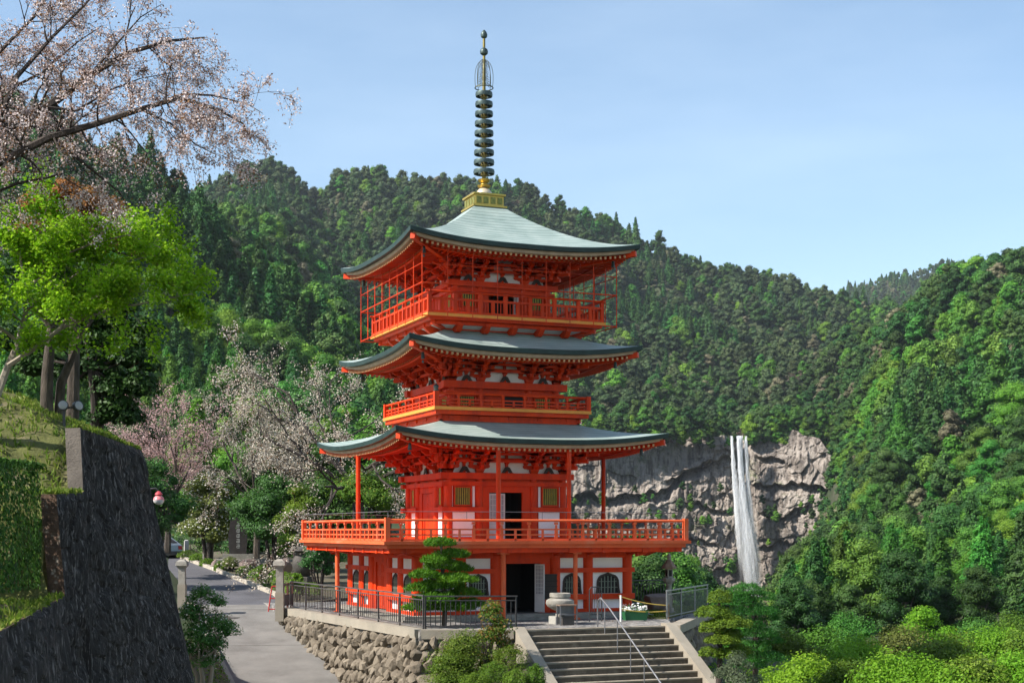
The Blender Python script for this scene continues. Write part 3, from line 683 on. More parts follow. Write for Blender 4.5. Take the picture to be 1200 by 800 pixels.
# ------------------------------------------------------------------ the cliff behind the waterfall
def cliffmat():
    m, t, b, o = nodes('bare_cliff_rock')
    n1_ = noise(t, .04, 9, .66); r1 = ramp(t, [(.25, (.13, .11, .097)), (.43, (.26, .22, .19)), (.6, (.38, .33, .285)), (.78, (.20, .152, .128))]); t.links.new(n1_.outputs['Fac'], r1.inputs[0])
    n2 = noise(t, .42, 8, .72, (1, 1, .11)); r2 = ramp(t, [(.40, (.26, .235, .22)), (.53, (1, 1, 1))]); t.links.new(n2.outputs['Fac'], r2.inputs[0])
    mu = t.nodes.new('ShaderNodeMix'); mu.data_type = 'RGBA'; mu.blend_type = 'MULTIPLY'; mu.inputs[0].default_value = .9; t.links.new(r1.outputs[0], mu.inputs[6]); t.links.new(r2.outputs[0], mu.inputs[7])
    n3 = noise(t, .05, 9, .75, dist=.6); r3 = ramp(t, [(.56, (0, 0, 0)), (.64, (1, 1, 1))]); t.links.new(n3.outputs['Fac'], r3.inputs[0])
    m2 = t.nodes.new('ShaderNodeMix'); m2.data_type = 'RGBA'; t.links.new(r3.outputs[0], m2.inputs[0]); t.links.new(mu.outputs[2], m2.inputs[6]); m2.inputs[7].default_value = (.10, .115, .045, 1)
    t.links.new(m2.outputs[2], b.inputs['Base Color']); b.inputs['Roughness'].default_value = .9
    n4 = noise(t, .9, 8, .7); bp = t.nodes.new('ShaderNodeBump'); bp.inputs['Strength'].default_value = .9; bp.inputs['Distance'].default_value = .9; t.links.new(n4.outputs['Fac'], bp.inputs['Height']); t.links.new(bp.outputs[0], b.inputs['Normal'])
    return m
CW, CHh = 620, 440
cu, cv = np.meshgrid(np.linspace(630, 992, CW), np.linspace(0, 1, CHh))
topy = np.interp(cu, [630, 680, 740, 800, 850, 862, 872, 885, 905, 935, 960, 975, 992], [515, 512, 506, 508, 510, 515, 515, 511, 510, 509, 513, 530, 572]) + (fbm(cu / 22, cu * 0, 21, 3) - .5) * 16
cpy = topy + cv * (752 - topy)
mx_ = cu * .4166; mz_ = cpy * .4166
dep = 703 - 26 * ((cu - 800) / 180) ** 2 * np.clip(np.sign(cu - 800), -.4, 1)
def worley(x, y, seed):
    """nearest jittered cell: a random value per cell and the offset from its centre"""
    i, j = np.floor(x).astype(int), np.floor(y).astype(int); best = np.full(x.shape, 9.0); val = np.zeros(x.shape); ox = np.zeros(x.shape); oy = np.zeros(x.shape); f2 = np.full(x.shape, 9.0)
    for a in (-1, 0, 1):
        for c in (-1, 0, 1):
            px_, py_ = i + a + _hash(i + a, j + c, seed), j + c + _hash(i + a, j + c, seed + 1); q = (x - px_) ** 2 + (y - py_) ** 2; m = q < best
            f2 = np.where(m, best, np.minimum(f2, q)); val = np.where(m, _hash(i + a, j + c, seed + 2), val); ox = np.where(m, x - px_, ox); oy = np.where(m, y - py_, oy); best = np.where(m, q, best)
    return val, ox, oy, np.sqrt(f2) - np.sqrt(best)
wrx, wry = mx_ + (fbm(mx_ / 7, mz_ / 7, 23, 3) - .5) * 3.5 + mz_ * .12, mz_ + (fbm(mx_ / 7, mz_ / 7, 24, 3) - .5) * 3.5 - mx_ * .1
disp = (fbm(mx_ / 40, mz_ / 34, 31, 3) - .5) * 10 + (fbm(mx_ / 2.6, mz_ / 3.2, 35, 4) - .5) * 1.5
for sx_, sy_, am, tl, sd_ in ((19, 14, 3.6, 1.5, 201), (7, 9, 2.0, 1.0, 211), (3.0, 4.2, 1.0, .7, 221), (1.4, 2.0, .5, .4, 231)):
    v_, ox_, oy_, ed_ = worley(wrx / sx_, wry / sy_, sd_); disp = disp + (v_ - .5) * am + (ox_ * (v_ * 7 % 1 - .5) * 2 + oy_ * (v_ * 13 % 1 - .35) * 2) * tl - np.clip(.10 - ed_, 0, .10) * 9 * am * .11
low_ = np.clip((cv - .3) * 2.2, 0, 1); disp = disp * np.where(cu > 885, .7, 1.0); upL = np.clip((845 - cu) / 40, 0, 1) * (1 - low_)
disp = disp * (1 - .55 * upL) + upL * (1 - np.abs(2 * fbm(mx_ / 5, mz_ / 60, 33, 3) - 1)) * 3.0
def ledge(xs, ys, depth, ht, soft=6):
    """an overhang along a line: everything just below it stands back under it"""
    ly = np.interp(cu, xs, ys) + (fbm(cu / 16, cu * 0 + 3, 41 + int(ys[0]), 3) - .5) * 9 + (vnoise(cu / 4.5, cu * 0 + 8, 45 + int(ys[0])) - .5) * 5
    on = np.clip((cu - xs[0]) / 12, 0, 1) * np.clip((xs[-1] - cu) / 12, 0, 1)
    q = cpy - ly; prof = np.where(q < 0, 0, np.where(q < 1.5, q / 1.5, np.clip(1 - (q - 1.5) / ht, 0, 1)))
    lip = np.where((q < 0) & (q > -soft), 1 + q / soft, 0) * .25
    return -depth * prof * on + depth * lip * on
disp = disp + ledge([640, 690, 735, 775, 800], [583, 578, 581, 572, 560], 6, 15) + ledge([778, 800, 830, 862], [562, 553, 540, 533], 6, 13) + ledge([876, 910, 940, 985], [566, 570, 566, 575], 5, 13)
disp = disp + ledge([880, 905, 930], [532, 537, 545], 4, 10) + ledge([800, 830, 860], [588, 592, 600], 3.5, 10) + ledge([885, 915, 955], [598, 604, 590], 3.5, 10) + ledge([660, 700, 760], [612, 618, 610], 3, 9) + ledge([770, 810, 850], [622, 630, 640], 3, 9) + ledge([885, 920, 960], [640, 632, 640], 3.5, 10)
slot = np.exp(-((cu - np.interp(cpy, [510, 600, 700], [866, 872, 884])) / 9) ** 2); disp = disp - slot * 6
dep = dep - disp + 5 * (1 - cv) ** 6
rr = (cu - CX) / FPX * dep
V = np.stack([CAM.x + rr * cs + dep * sn, CAM.y - rr * sn + dep * cs, EYE - (cpy - HY) / FPX * 703], -1)
back = V[:1].copy(); back[..., 0] += 30 * sn; back[..., 1] += 30 * cs; back[..., 2] -= 3
V = np.concatenate([back, V]).reshape(-1, 3); ii = np.arange(CHh)[:, None] * CW + np.arange(CW - 1)[None]; F = np.stack([ii, ii + CW, ii + CW + 1, ii + 1], -1).reshape(-1, 4)
struct(link('cliff', np_mesh('cliff', V, F, cliffmat(), False)))
def fallmat():
    m, t, b, o = nodes('falling_water'); b.inputs['Base Color'].default_value = (.95, .96, .97, 1); b.inputs['Roughness'].default_value = .7; b.inputs['Specular IOR Level'].default_value = .2
    n = noise(t, 1.6, 8, .7, (1.2, 1.2, .09)); r_ = ramp(t, [(.30, (0, 0, 0)), (.52, (1, 1, 1))]); t.links.new(n.outputs['Fac'], r_.inputs[0])
    a = t.nodes.new('ShaderNodeAttribute'); a.attribute_name = 'tint'; mm = t.nodes.new('ShaderNodeMath'); mm.operation = 'MULTIPLY'
    t.links.new(r_.outputs[0], mm.inputs[0]); t.links.new(a.outputs['Fac'], mm.inputs[1])
    tr = t.nodes.new('ShaderNodeBsdfTransparent'); tl = t.nodes.new('ShaderNodeBsdfTranslucent'); tl.inputs[0].default_value = (.9, .92, .95, 1)
    m0 = t.nodes.new('ShaderNodeMixShader'); m0.inputs[0].default_value = .5; t.links.new(b.outputs[0], m0.inputs[1]); t.links.new(tl.outputs[0], m0.inputs[2])
    ms = t.nodes.new('ShaderNodeMixShader'); t.links.new(mm.outputs[0], ms.inputs[0]); t.links.new(tr.outputs[0], ms.inputs[1]); t.links.new(m0.outputs[0], ms.inputs[2]); t.links.new(ms.outputs[0], o.inputs[0])
    return m
rng = np.random.default_rng(4)
VV, FF, TT = [], [], []
for s_ in range(460):
    grp = rng.choice([0, 1, 1, 1, 1, 1, 1, 2]); x0 = [857.6, 866.5, 874][grp] + rng.normal(0, [.35, 1.3, .5][grp]); x1 = [870, 886, 890][grp] + rng.normal(0, [3.0, 3.8, 4.5][grp]); mid = [859.5, 869, 876][grp] + rng.normal(0, [1.2, 1.7, 1.4][grp])
    y0, y1 = 512 + rng.uniform(-2, 5) ** 1, rng.uniform(655, 722) if grp else rng.uniform(600, 690); wd = rng.uniform(.28, .85) * .42; tw = rng.uniform(-1.15, .35); ct_, st_ = math.cos(tw), math.sin(tw); dd = 690 + rng.uniform(-3, 1); op = rng.uniform(.2, .6) if grp == 1 else rng.uniform(.12, .42)
    base = len(VV); n = 26
    for i in range(n + 1):
        t_ = i / n; px = (x0 * (1 - t_) + mid * t_ if t_ < .5 else 0); px = x0 * (1 - t_) ** 2 + 2 * mid * t_ * (1 - t_) + x1 * t_ ** 2 + rng.normal(0, .62)
        py = y0 + (y1 - y0) * t_; w_ = wd * (1 + 2.2 * t_); p = at(px, py, dd - 3 * t_)
        for a_, dz in ((-1, 0), (0, -.6), (1, 0)):
            e1, e2 = a_ * w_ * ct_ - dz * w_ * st_, a_ * w_ * st_ + dz * w_ * ct_; VV.append((p.x + e1 * cs + e2 * sn, p.y - e1 * sn + e2 * cs, p.z))
    for i in range(n):
        for a_ in (0, 1): q = base + 3 * i + a_; FF.append((q, q + 3, q + 4, q + 1)); TT.append(op * (1 - .55 * (i / n)) * min(1, (n - i) / 7))
struct(link('waterfall', np_mesh('waterfall', np.array(VV), np.array(FF), fallmat(), True, TT)))
# ================================================================== plaza, stairs, road
PLZ = [(-6.5, 6.5), (-5.6, -8.6), (-2.72, -9.75), (3.2, -9.75), (4.7, -6.6), (9.3, -1.6), (9.6, 2.2), (8, 16), (-6.2, 16)]
def paving():
    m, t, b, o = nodes('cobble_paving'); c = t.nodes.new('ShaderNodeTexCoord'); v = t.nodes.new('ShaderNodeTexVoronoi'); v.inputs['Scale'].default_value = 5.5; t.links.new(c.outputs['Object'], v.inputs['Vector'])
    v2 = t.nodes.new('ShaderNodeTexVoronoi'); v2.feature = 'DISTANCE_TO_EDGE'; v2.inputs['Scale'].default_value = 5.5; t.links.new(c.outputs['Object'], v2.inputs['Vector'])
    sp_ = t.nodes.new('ShaderNodeSeparateColor'); t.links.new(v.outputs['Color'], sp_.inputs[0]); r_ = ramp(t, [(0, (.07, .07, .07)), (.4, (.16, .15, .145)), (1, (.30, .285, .26))]); t.links.new(sp_.outputs[0], r_.inputs[0])
    e = ramp(t, [(.0, (.35, .33, .3)), (.06, (1, 1, 1))]); t.links.new(v2.outputs['Distance'], e.inputs[0]); mu = t.nodes.new('ShaderNodeMix'); mu.data_type = 'RGBA'; mu.blend_type = 'MULTIPLY'; mu.inputs[0].default_value = 1
    t.links.new(r_.outputs[0], mu.inputs[6]); t.links.new(e.outputs[0], mu.inputs[7]); t.links.new(mu.outputs[2], b.inputs['Base Color']); b.inputs['Roughness'].default_value = .9
    bp = t.nodes.new('ShaderNodeBump'); bp.inputs['Strength'].default_value = .7; bp.inputs['Distance'].default_value = .03; t.links.new(v2.outputs['Distance'], bp.inputs['Height']); t.links.new(bp.outputs[0], b.inputs['Normal'])
    return m
b = MB(); b.prism(PLZ, -5.0, 0.0, 'z'); struct(b.build('plaza_pavement', paving()))
LAWN = mat('lawn_soil', (.075, .085, .025), .95, .4, 3, .4, 20)
b = MB(); b.prism([(4.3, -6.0), (4.9, -6.2), (8.9, -1.7), (9.2, 2.0), (5.2, 2.0)], .001, .05, 'z'); struct(b.build('lawn_ground', LAWN))
# rubble retaining wall under the plaza
STW = mat('rubble_stone', (.11, .086, .062), .92, .3, 1.6, .8, 9, c2=(.235, .195, .145), grime=(.14, .115, .085), gscale=2.2)
def boulder(b, c, s, rot, seed, n=2):
    import bmesh
    bm = bmesh.new(); bmesh.ops.create_icosphere(bm, subdivisions=n, radius=1); r_ = random.Random(seed)
    ks = [(Vector((r_.gauss(0, 1), r_.gauss(0, 1), r_.gauss(0, 1))).normalized(), r_.uniform(.52, .8)) for _ in range(11)]
    vs = []
    for v in bm.verts:
        p = v.co.copy()
        for k, dd in ks:
            q = p.dot(k)
            if q > dd: p = p - k * (q - dd)
        p = Vector((p.x * s[0], p.y * s[1], p.z * s[2])); vs.append(Vector(c) + rot @ p)
    fs = [[v.index for v in f.verts] for f in bm.faces]; bm.free(); b.add(vs, fs)
def rubble(name, label, A, B, zb0, zb1, ztop, outw, seed, batter=.13, size=.44):
    """stones laid against the earth from A to B, the foot running from zb0 to zb1"""
    rr_ = random.Random(seed); b = MB(); A, B = Vector((*A, 0)), Vector((*B, 0)); d = (B - A); ln = d.length; d.normalize(); n = Vector((outw[0], outw[1], 0)).normalized()
    z = ztop - .3; row = 0
    while True:
        h = size * rr_.uniform(.85, 1.2); any_ = False; x = -rr_.uniform(0, .4)
        while x < ln:
            wd = size * rr_.uniform(.6, 1.15); f = (x + wd / 2) / ln; zb = zb0 + (zb1 - zb0) * min(1, max(0, f))
            zc = z - h / 2 + rr_.uniform(-.12, .12)
            if zc + h * .3 > zb:
                any_ = True; o = n * ((ztop - zc) * batter + rr_.uniform(-.05, .06) - .05)
                M = Matrix.Rotation(math.atan2(d.y, d.x), 3, 'Z') @ Matrix.Rotation(rr_.uniform(-.1, .75), 3, 'Y') @ Matrix.Rotation(rr_.uniform(-.25, .25), 3, 'X')
                boulder(b, A + d * (x + wd / 2) + o + Vector((0, 0, zc)), (wd * .62, .26 + rr_.uniform(0, .08), h * rr_.uniform(.62, .85)), M, rr_.random())
            x += wd * .93
        z -= h * .82
        if not any_ or z < min(zb0, zb1) - .6: break
    wl = b.build(name, STW, None)
    c_ = MB(); q = n * .06
    mn = min(zb0, zb1) - .5
    c_.add([A - n * .3 + Vector((0, 0, ztop - .26)), B - n * .3 + Vector((0, 0, ztop - .26)), B + n * ((ztop - mn) * batter - .1) + Vector((0, 0, mn)), A + n * ((ztop - mn) * batter - .1) + Vector((0, 0, mn))], [(0, 1, 2, 3)])
    c_.build('earth_joints', DKST, wl)
    c_ = MB(); a0, b0 = A + n * .14, B + n * .14; a1, b1 = A - n * .34, B - n * .34
    c_.add([p + Vector((0, 0, zz)) for zz in (ztop - .27, ztop + .03) for p in (a0, b0, b1, a1)], [(0, 1, 2, 3), (4, 5, 6, 7), (0, 1, 5, 4), (1, 2, 6, 5), (2, 3, 7, 6), (3, 0, 4, 7)])
    c_.build('coping', CONC, wl)
    return tag(wl, label, 'wall')
rubble('rubble_wall', 'sunlit rubble stone retaining wall between the sloping road and the plaza', (-6.5, 6.4), (-5.6, -8.5), -.5, -4.0, 0, (-1, -.06), 3)
rubble('rubble_wall', 'shaded rubble stone wall behind the azaleas left of the stairs', (-5.55, -8.66), (-2.75, -9.78), -4.2, -3.5, 0, (-.38, -1), 8)
rubble('rubble_wall', 'dark low stone wall under the dense railing right of the stairs', (3.55, -9.3), (9.35, -1.7), -2.2, -1.4, -.04, (.7, -.7), 12)
# stairs
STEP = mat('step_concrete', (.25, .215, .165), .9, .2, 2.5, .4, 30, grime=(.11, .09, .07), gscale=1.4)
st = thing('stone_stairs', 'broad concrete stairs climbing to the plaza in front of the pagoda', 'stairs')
STEPD = mat('dark_riser', (.095, .078, .058), .9, .35, 3.0, .5, 26, grime=(.19, .165, .125), gscale=2.2, gpos=(.55, .75), stretch=(1, 1, .5))  # risers in a darker tone than the treads
b = MB(); c_ = MB()
for i in range(16):
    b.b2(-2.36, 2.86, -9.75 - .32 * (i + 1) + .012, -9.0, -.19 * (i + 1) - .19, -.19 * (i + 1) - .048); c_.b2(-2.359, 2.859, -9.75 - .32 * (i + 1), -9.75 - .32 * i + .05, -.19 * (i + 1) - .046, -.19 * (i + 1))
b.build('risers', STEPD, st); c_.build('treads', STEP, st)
for x0, x1 in ((-2.74, -2.362), (2.862, 3.24)):
    b = MB(); b.prism([(-9.45, .10), (-9.8, .10), (-9.8 - 5.4, .10 - 3.2), (-9.8 - 5.4, -5), (-9.45, -5)], x0, x1, 'x'); b.build('stringer', CONC, st)
b = MB(); 
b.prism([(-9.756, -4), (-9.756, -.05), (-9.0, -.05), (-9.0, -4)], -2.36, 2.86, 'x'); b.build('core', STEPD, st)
b = MB(); b.b2(-2.36, 2.86, -9.77, -9.35, -.048, .004); b.build('top_tread', STEP, st)
# the road
ASPH = mat('road_asphalt', (.085, .082, .090), .9, .18, .6, .3, 60, grime=(.12, .115, .115), gscale=.35)
RAMP = mat('ramp_concrete', (.175, .163, .148), .92, .16, .8, .4, 50, grime=(.115, .105, .095), gscale=.55, gpos=(.45, .72))
RL = [(330, 930, 42.5), (292, 840, 48), (272, 797, 52), (256, 766, 55), (243, 743, 58.5), (232, 719, 61.8), (226, 707, 64.3), (222, 697, 68), (212, 682, 74), (200, 668, 82), (180, 655, 90), (165, 648, 97), (120, 640, 110)]
RR = [(535, 930, 44), (445, 845, 50), (410, 803, 52.8), (380, 770, 55.8), (356, 745, 59), (340, 721, 62), (336, 709, 64.6), (322, 697, 68), (285, 682, 74), (250, 667.5, 82), (215, 655, 91), (195, 648, 98), (150, 640, 112)]
def strip(name, i0, i1, m):
    rows = []
    for i in range(i0, i1 + 1):
        a_, c_ = at(*RL[i]), at(*RR[i]); c_.z = a_.z = (a_.z + c_.z) / 2; a_ = a_ + (a_ - c_) * .02; c2_ = c_ + (c_ - a_) * .06 if i < 6 else c_
        rows.append([a_.lerp(c2_, t_ / 8) for t_ in range(9)])
    b = MB(); b.grid(rows); return struct(b.build(name, m, None, True))
b = MB()
for i in range(0, 6):
    for f in ((.5,) if i % 2 else ()):
        p, q = at(*RL[i]).lerp(at(*RL[i + 1]), f), at(*RR[i]).lerp(at(*RR[i + 1]), f); p.z = q.z = (p.z + q.z) / 2; q = q + (q - p) * .04; b.beam(p + Vector((0, 0, -.004)), q + Vector((0, 0, -.004)), .03, .02)
struct(b.build('road_joints', DKST)); strip('road', 6, 12, ASPH); strip('ramp_road', 0, 6, RAMP)
KERB = mat('kerb_stone', (.42, .37, .30), .9, .3, 6, .6, 20)
b = MB(); pts = [at(*q) for q in RR[6:]]
for i in range(len(pts) - 1):
    n = max(2, int((pts[i + 1] - pts[i]).length / .6))
    for k in range(n):
        p, q = pts[i].lerp(pts[i + 1], k / n), pts[i].lerp(pts[i + 1], (k + .94) / n); up = Vector((0, 0, .05 + .02 * ((k * 7) % 3)))
        b.beam(p + up, q + up, .18, .22)
struct(b.build('road_kerb', KERB))
b = MB(); pts = [at(*q) for q in RL[0:7]]
for i in range(len(pts) - 1): b.beam(pts[i] + Vector((-.2, 0, .03)), pts[i + 1] + Vector((-.2, 0, .03)), .45, .12)
struct(b.build('gutter_kerb', CONC))
for i, (px, py, d, w_) in enumerate(((257, 719.5, 62, .30), (272, 721.5, 61.6, .42))):
    b = MB(); p = at(px, py, d); b.lathe([(w_, -.02), (w_, .0), (w_ - .05, .012), (0.01, .012)], (0, 0, 0), 20)
    o = b.build('manhole_cover', DKST, None); a_, c_ = at(*RL[5]), at(*RR[5]); o.location = (p.x, p.y, (a_.z + c_.z) / 2 + .012 + (.05 if i else .07)); 
    nn = (at(*RR[5]) - at(*RL[5])).cross(at(*RL[6]) - at(*RL[5])); nn.z = abs(nn.z); e1_ = at(*RL[5]); e2_ = at(*RL[6]); dz_ = (at(*RR[6]).z + e2_.z - at(*RR[5]).z - e1_.z) / 2; dh_ = (e2_ - e1_).xy.length; up_ = Vector((-(e2_ - e1_).x / dh_ * dz_ / dh_, -(e2_ - e1_).y / dh_ * dz_ / dh_, 1)).normalized()
    o.rotation_euler = up_.to_track_quat('Z', 'Y').to_euler(); f_ = (p - e1_).xy.dot((e2_ - e1_).xy) / dh_ ** 2; o.location.z = (a_.z + c_.z) / 2 + dz_ * f_ + .012
    tag(o, ('smaller dark manhole cover in the ramp near the road edge', 'larger dark round manhole cover near the gate pillar')[i], 'manhole cover')
# ground of the garden beside the road, sloping with it
GARD = mat('garden_soil', (.10, .085, .055), .95, .35, 1.2, .5, 10, grime=(.06, .075, .025), gscale=.7)
rows = []
for i in range(6, 13):
    c_ = at(*RR[i]); far = at(min(700, RR[i][0] + 420), 640, RR[i][2] + 12); rows.append([c_ + Vector((.0, 0, -.02)), Vector((c_.x + (far.x - c_.x) * .15, c_.y + (far.y - c_.y) * .15, c_.z + .25)), Vector((c_.x + (far.x - c_.x) * .5, c_.y + (far.y - c_.y) * .5, c_.z + .3)), Vector((far.x, far.y, c_.z - .3))])
b = MB(); b.grid(rows); struct(b.build('garden_ground', GARD, None, True))
# ================================================================== the tall retaining wall on the left
def wallmat():
    m, t, b, o = nodes('black_streaked_masonry')
    n1_ = noise(t, 1.3, 8, .7, (1, 1, .5)); r1 = ramp(t, [(.3, (.006, .004, .003)), (.55, (.016, .0115, .009)), (.75, (.038, .029, .023))]); t.links.new(n1_.outputs['Fac'], r1.inputs[0])
    n2 = noise(t, 17, 6, .72, (1, 1, .15), dist=.2); r2 = ramp(t, [(.555, (0, 0, 0)), (.63, (.95, .95, .95))]); t.links.new(n2.outputs['Fac'], r2.inputs[0])
    m2 = t.nodes.new('ShaderNodeMix'); m2.data_type = 'RGBA'; t.links.new(r2.outputs[0], m2.inputs[0]); t.links.new(r1.outputs[0], m2.inputs[6]); m2.inputs[7].default_value = (.20, .18, .17, 1)
    t.links.new(m2.outputs[2], b.inputs['Base Color']); b.inputs['Roughness'].default_value = .85
    n3 = noise(t, 4.5, 8, .7, (1, 1, .45)); bp = t.nodes.new('ShaderNodeBump'); bp.inputs['Strength'].default_value = 1; bp.inputs['Distance'].default_value = .14; t.links.new(n3.outputs['Fac'], bp.inputs['Height']); t.links.new(bp.outputs[0], b.inputs['Normal'])
    return m
WALL = wallmat(); MOSS = mat('brown_mossy_concrete', (.085, .05, .032), .9, .4, 4, .7, 16, grime=(.30, .25, .2), gscale=5, gpos=(.56, .64)); PALE = mat('pale_wall_end', (.13, .108, .09), .9, .25, 2.5, .5, 25, grime=(.12, .09, .07), gscale=1.3)
RW = thing('retaining_wall', 'tall black weather-streaked retaining wall leaning back beside the road', 'wall')
def face_block(tn, tf, bn, bf, back, endmat, name):
    """a leaning block of the wall: its face from near (n) to far (f), top to foot, and its near end and top behind it"""
    tn, tf, bn, bf = (at(*q) for q in (tn, tf, bn, bf)); k = Vector((-cs * .9, sn * .9, 0)) * back; k = k + Vector((sn, cs, 0)) * .06
    n, m_ = 120, 90; rows = []
    gi_, gj_ = np.meshgrid(np.linspace(0, 1, n + 1), np.linspace(0, 1, m_ + 1), indexing='ij'); L1, L2 = (bn - tn).length, (tf - tn).length; yy, zz_ = gj_ * L2 + tn.y, gi_ * L1
    v1_, ox1, oy1, ed1 = worley(yy / .46 + fbm(yy * 2, zz_ * 2, 63, 2) * .5, zz_ / .34 + fbm(yy * 2, zz_ * 2, 64, 2) * .5, 65); HM = (fbm(yy * .8, zz_ * .7, 61, 3) - .5) * .34 + (v1_ - .5) * .06 + (ox1 * (v1_ - .4) + oy1 * (v1_ * 3 % 1 - .4)) * .06 - np.clip(.14 - ed1, 0, .14) * .28 + (fbm(yy * 9, zz_ * 4, 67, 3) - .5) * .12
    for i in range(n + 1):
        a_, c_ = tn.lerp(bn, i / n), tf.lerp(bf, i / n)
        row = []
        for j in range(m_ + 1):
            p = a_.lerp(c_, j / m_); e = min(j, m_ - j, i) 
            h = float(HM[i, j]) * min(1, e / 3)
            row.append(p + Vector((cs * h, -sn * h, 0)))
        rows.append(row)
    b = MB(); b.grid(rows); f = b.build(name, WALL, RW)
    b = MB(); n2 = 12
    b.grid([[tn.lerp(bn, i / n2) + Vector((sn, cs, 0)) * .0, tn.lerp(bn, i / n2) + k * .5 + Vector((0, 0, 0)), tn.lerp(bn, i / n2) + k] for i in range(n2 + 1)]); b.build('wall_end', endmat, RW)
    b = MB(); b.grid([[tf, tf + k], [bf, bf + k]]); b.build('wall_far_end', WALL, RW)
    b = MB(); b.grid([[tn.lerp(tf, i / 12), tn.lerp(tf, i / 12) + k] for i in range(13)]); b.build('wall_top', MOSS, RW)
face_block((94, 501, 27.0), (166, 527, 33.0), (114, 930, 27.0), (258, 930, 33.0), .34, PALE, 'wall_face')
face_block((66, 579, 25.2), (97.7, 577, 26.99), (96, 930, 25.2), (113.9, 930, 26.99), .34, MOSS, 'wall_face')
face_block((-150, 822, 14.0), (76.2, 698, 25.19), (-90, 1000, 14.0), (95.9, 930, 25.19), .25, MOSS, 'wall_face')
# grassy bank behind it
def bank_z(r_, d):
    # r_ metres to the right of the line of sight (negative), d ahead
    top = 5.02 + np.minimum(np.clip(-(r_ + 8.3), 0, 40) * .42, 2.2) - np.clip(d - 33.5, 0, 30) * .30
    mid = 3.92 + np.clip(-(r_ + 8.6), 0, 20) * .18; low = 2.0 + np.clip(-(r_ + 8.6), 0, 20) * .05
    t1 = np.clip((d - 26.9) / 2.4, 0, 1); t0 = np.clip((d - 25.1) / .35, 0, 1)
    return low * (1 - t0) + t0 * (mid * (1 - t1) + top * t1)
br = np.concatenate([np.arange(-26, -12, .5), np.arange(-12, -7.4, .12)]); bd = np.concatenate([np.arange(14, 24.5, .5), np.arange(24.5, 34, .12), np.arange(34, 64, 1.5)])
BR, BD = np.meshgrid(br, bd); lim = np.interp(BD, [14, 18, 25.1, 25.11, 27, 27.05, 33, 36, 64], [-6.45, -7.0, -8.05, -8.25, -8.35, -8.45, -9.0, -9.6, -18]); BR = lim + (BR - br[-1]) 
BZ = bank_z(BR, BD) + (fbm(BR * .9, BD * .9, 71, 4) - .5) * .35 + (fbm(BR * 4, BD * 4, 72, 2) - .5) * .12 - np.where(BR > lim - .25, .12, 0)
BZ = np.where(BD > 33.0, BZ - np.clip((BD - 33.0) * .0, 0, 9), BZ)
V = np.stack([CAM.x + BR * cs + BD * sn, CAM.y - BR * sn + BD * cs, BZ], -1).reshape(-1, 3); nb_ = len(br); ii = np.arange(len(bd) - 1)[:, None] * nb_ + np.arange(nb_ - 1)[None]
F = np.stack([ii, ii + 1, ii + nb_ + 1, ii + nb_], -1).reshape(-1, 4)
BANK = mat('grassy_bank_earth', (.10, .105, .028), .95, .35, 2.0, .6, 14, grime=(.24, .19, .12), gscale=1.6, gpos=(.55, .66))
struct(link('bank_terrain', np_mesh('bank', V, F, BANK, True)))
# ================================================================== plants: leaf cards on limbs
def leaf_cards(P, N, size, aspect, m, rng, tint=None, name='leaves', tip=None):
    """one kite-shaped leaf at every point, facing along N (scattered); size may be per leaf; tip gives the long axis"""
    P = np.asarray(P, float); N = np.asarray(N, float); n = len(P)
    N = N / (np.linalg.norm(N, axis=1, keepdims=True) + 1e-9)
    r_ = rng.normal(size=(n, 3)) if tip is None else np.asarray(tip, float) + rng.normal(size=(n, 3)) * .25
    T = r_ - (r_ * N).sum(1, keepdims=True) * N; T /= (np.linalg.norm(T, axis=1, keepdims=True) + 1e-9); B = np.cross(N, T)
    s = (np.broadcast_to(np.asarray(size, float), (n,)) * rng.uniform(.7, 1.3, n))[:, None]
    fold = N * s * rng.uniform(-.08, .16, (n, 1))
    V = np.stack([P - T * s * .5, P - T * s * .05 + B * s * .5 * aspect + fold, P + T * s * .5, P - T * s * .05 - B * s * .5 * aspect + fold], 1).reshape(-1, 3)
    F = np.arange(4 * n).reshape(n, 4)
    if tint is None: tint = rng.random(n)
    return np_mesh(name, V, F, m, False, np.clip(tint, 0, 1))
def sphere_dirs(n, rng, up=0.0):
    d = rng.normal(size=(n, 3)); d[:, 2] += up; return d / np.linalg.norm(d, axis=1, keepdims=True)
def lobed_crown(rng, lobes, n, jit=.42, flat=.8, low=-.35):
    """leaf points spread over the outer part of many lobes (x,y,z,r): returns points, outward directions, a tint per clump"""
    lobes = np.asarray(lobes, float); wts = lobes[:, 3] ** 2; pick = rng.choice(len(lobes), n, p=wts / wts.sum())
    d = sphere_dirs(n, rng, .35); d[:, 2] = np.where(d[:, 2] < low, -d[:, 2] * .3, d[:, 2])
    # break each lobe into sub-clumps
    sub = np.floor((d + 1) * 2.2) * np.array([1, 7, 49]); h = np.abs(np.sin((sub.sum(1) + pick * 13.7) * 12.9898)) * 43758.5453 % 1
    rad = lobes[pick, 3] * (1 - jit * rng.random(n) ** 1.4) * (.78 + .38 * h)
    P = lobes[pick, :3] + d * rad[:, None] * np.array([1, 1, flat])
    lt = np.abs(np.sin(pick * 78.233 + 1.7)) * 43758.5453 % 1
    tint = .45 * lt + .3 * h + .25 * rng.random(n)
    return P, d, tint
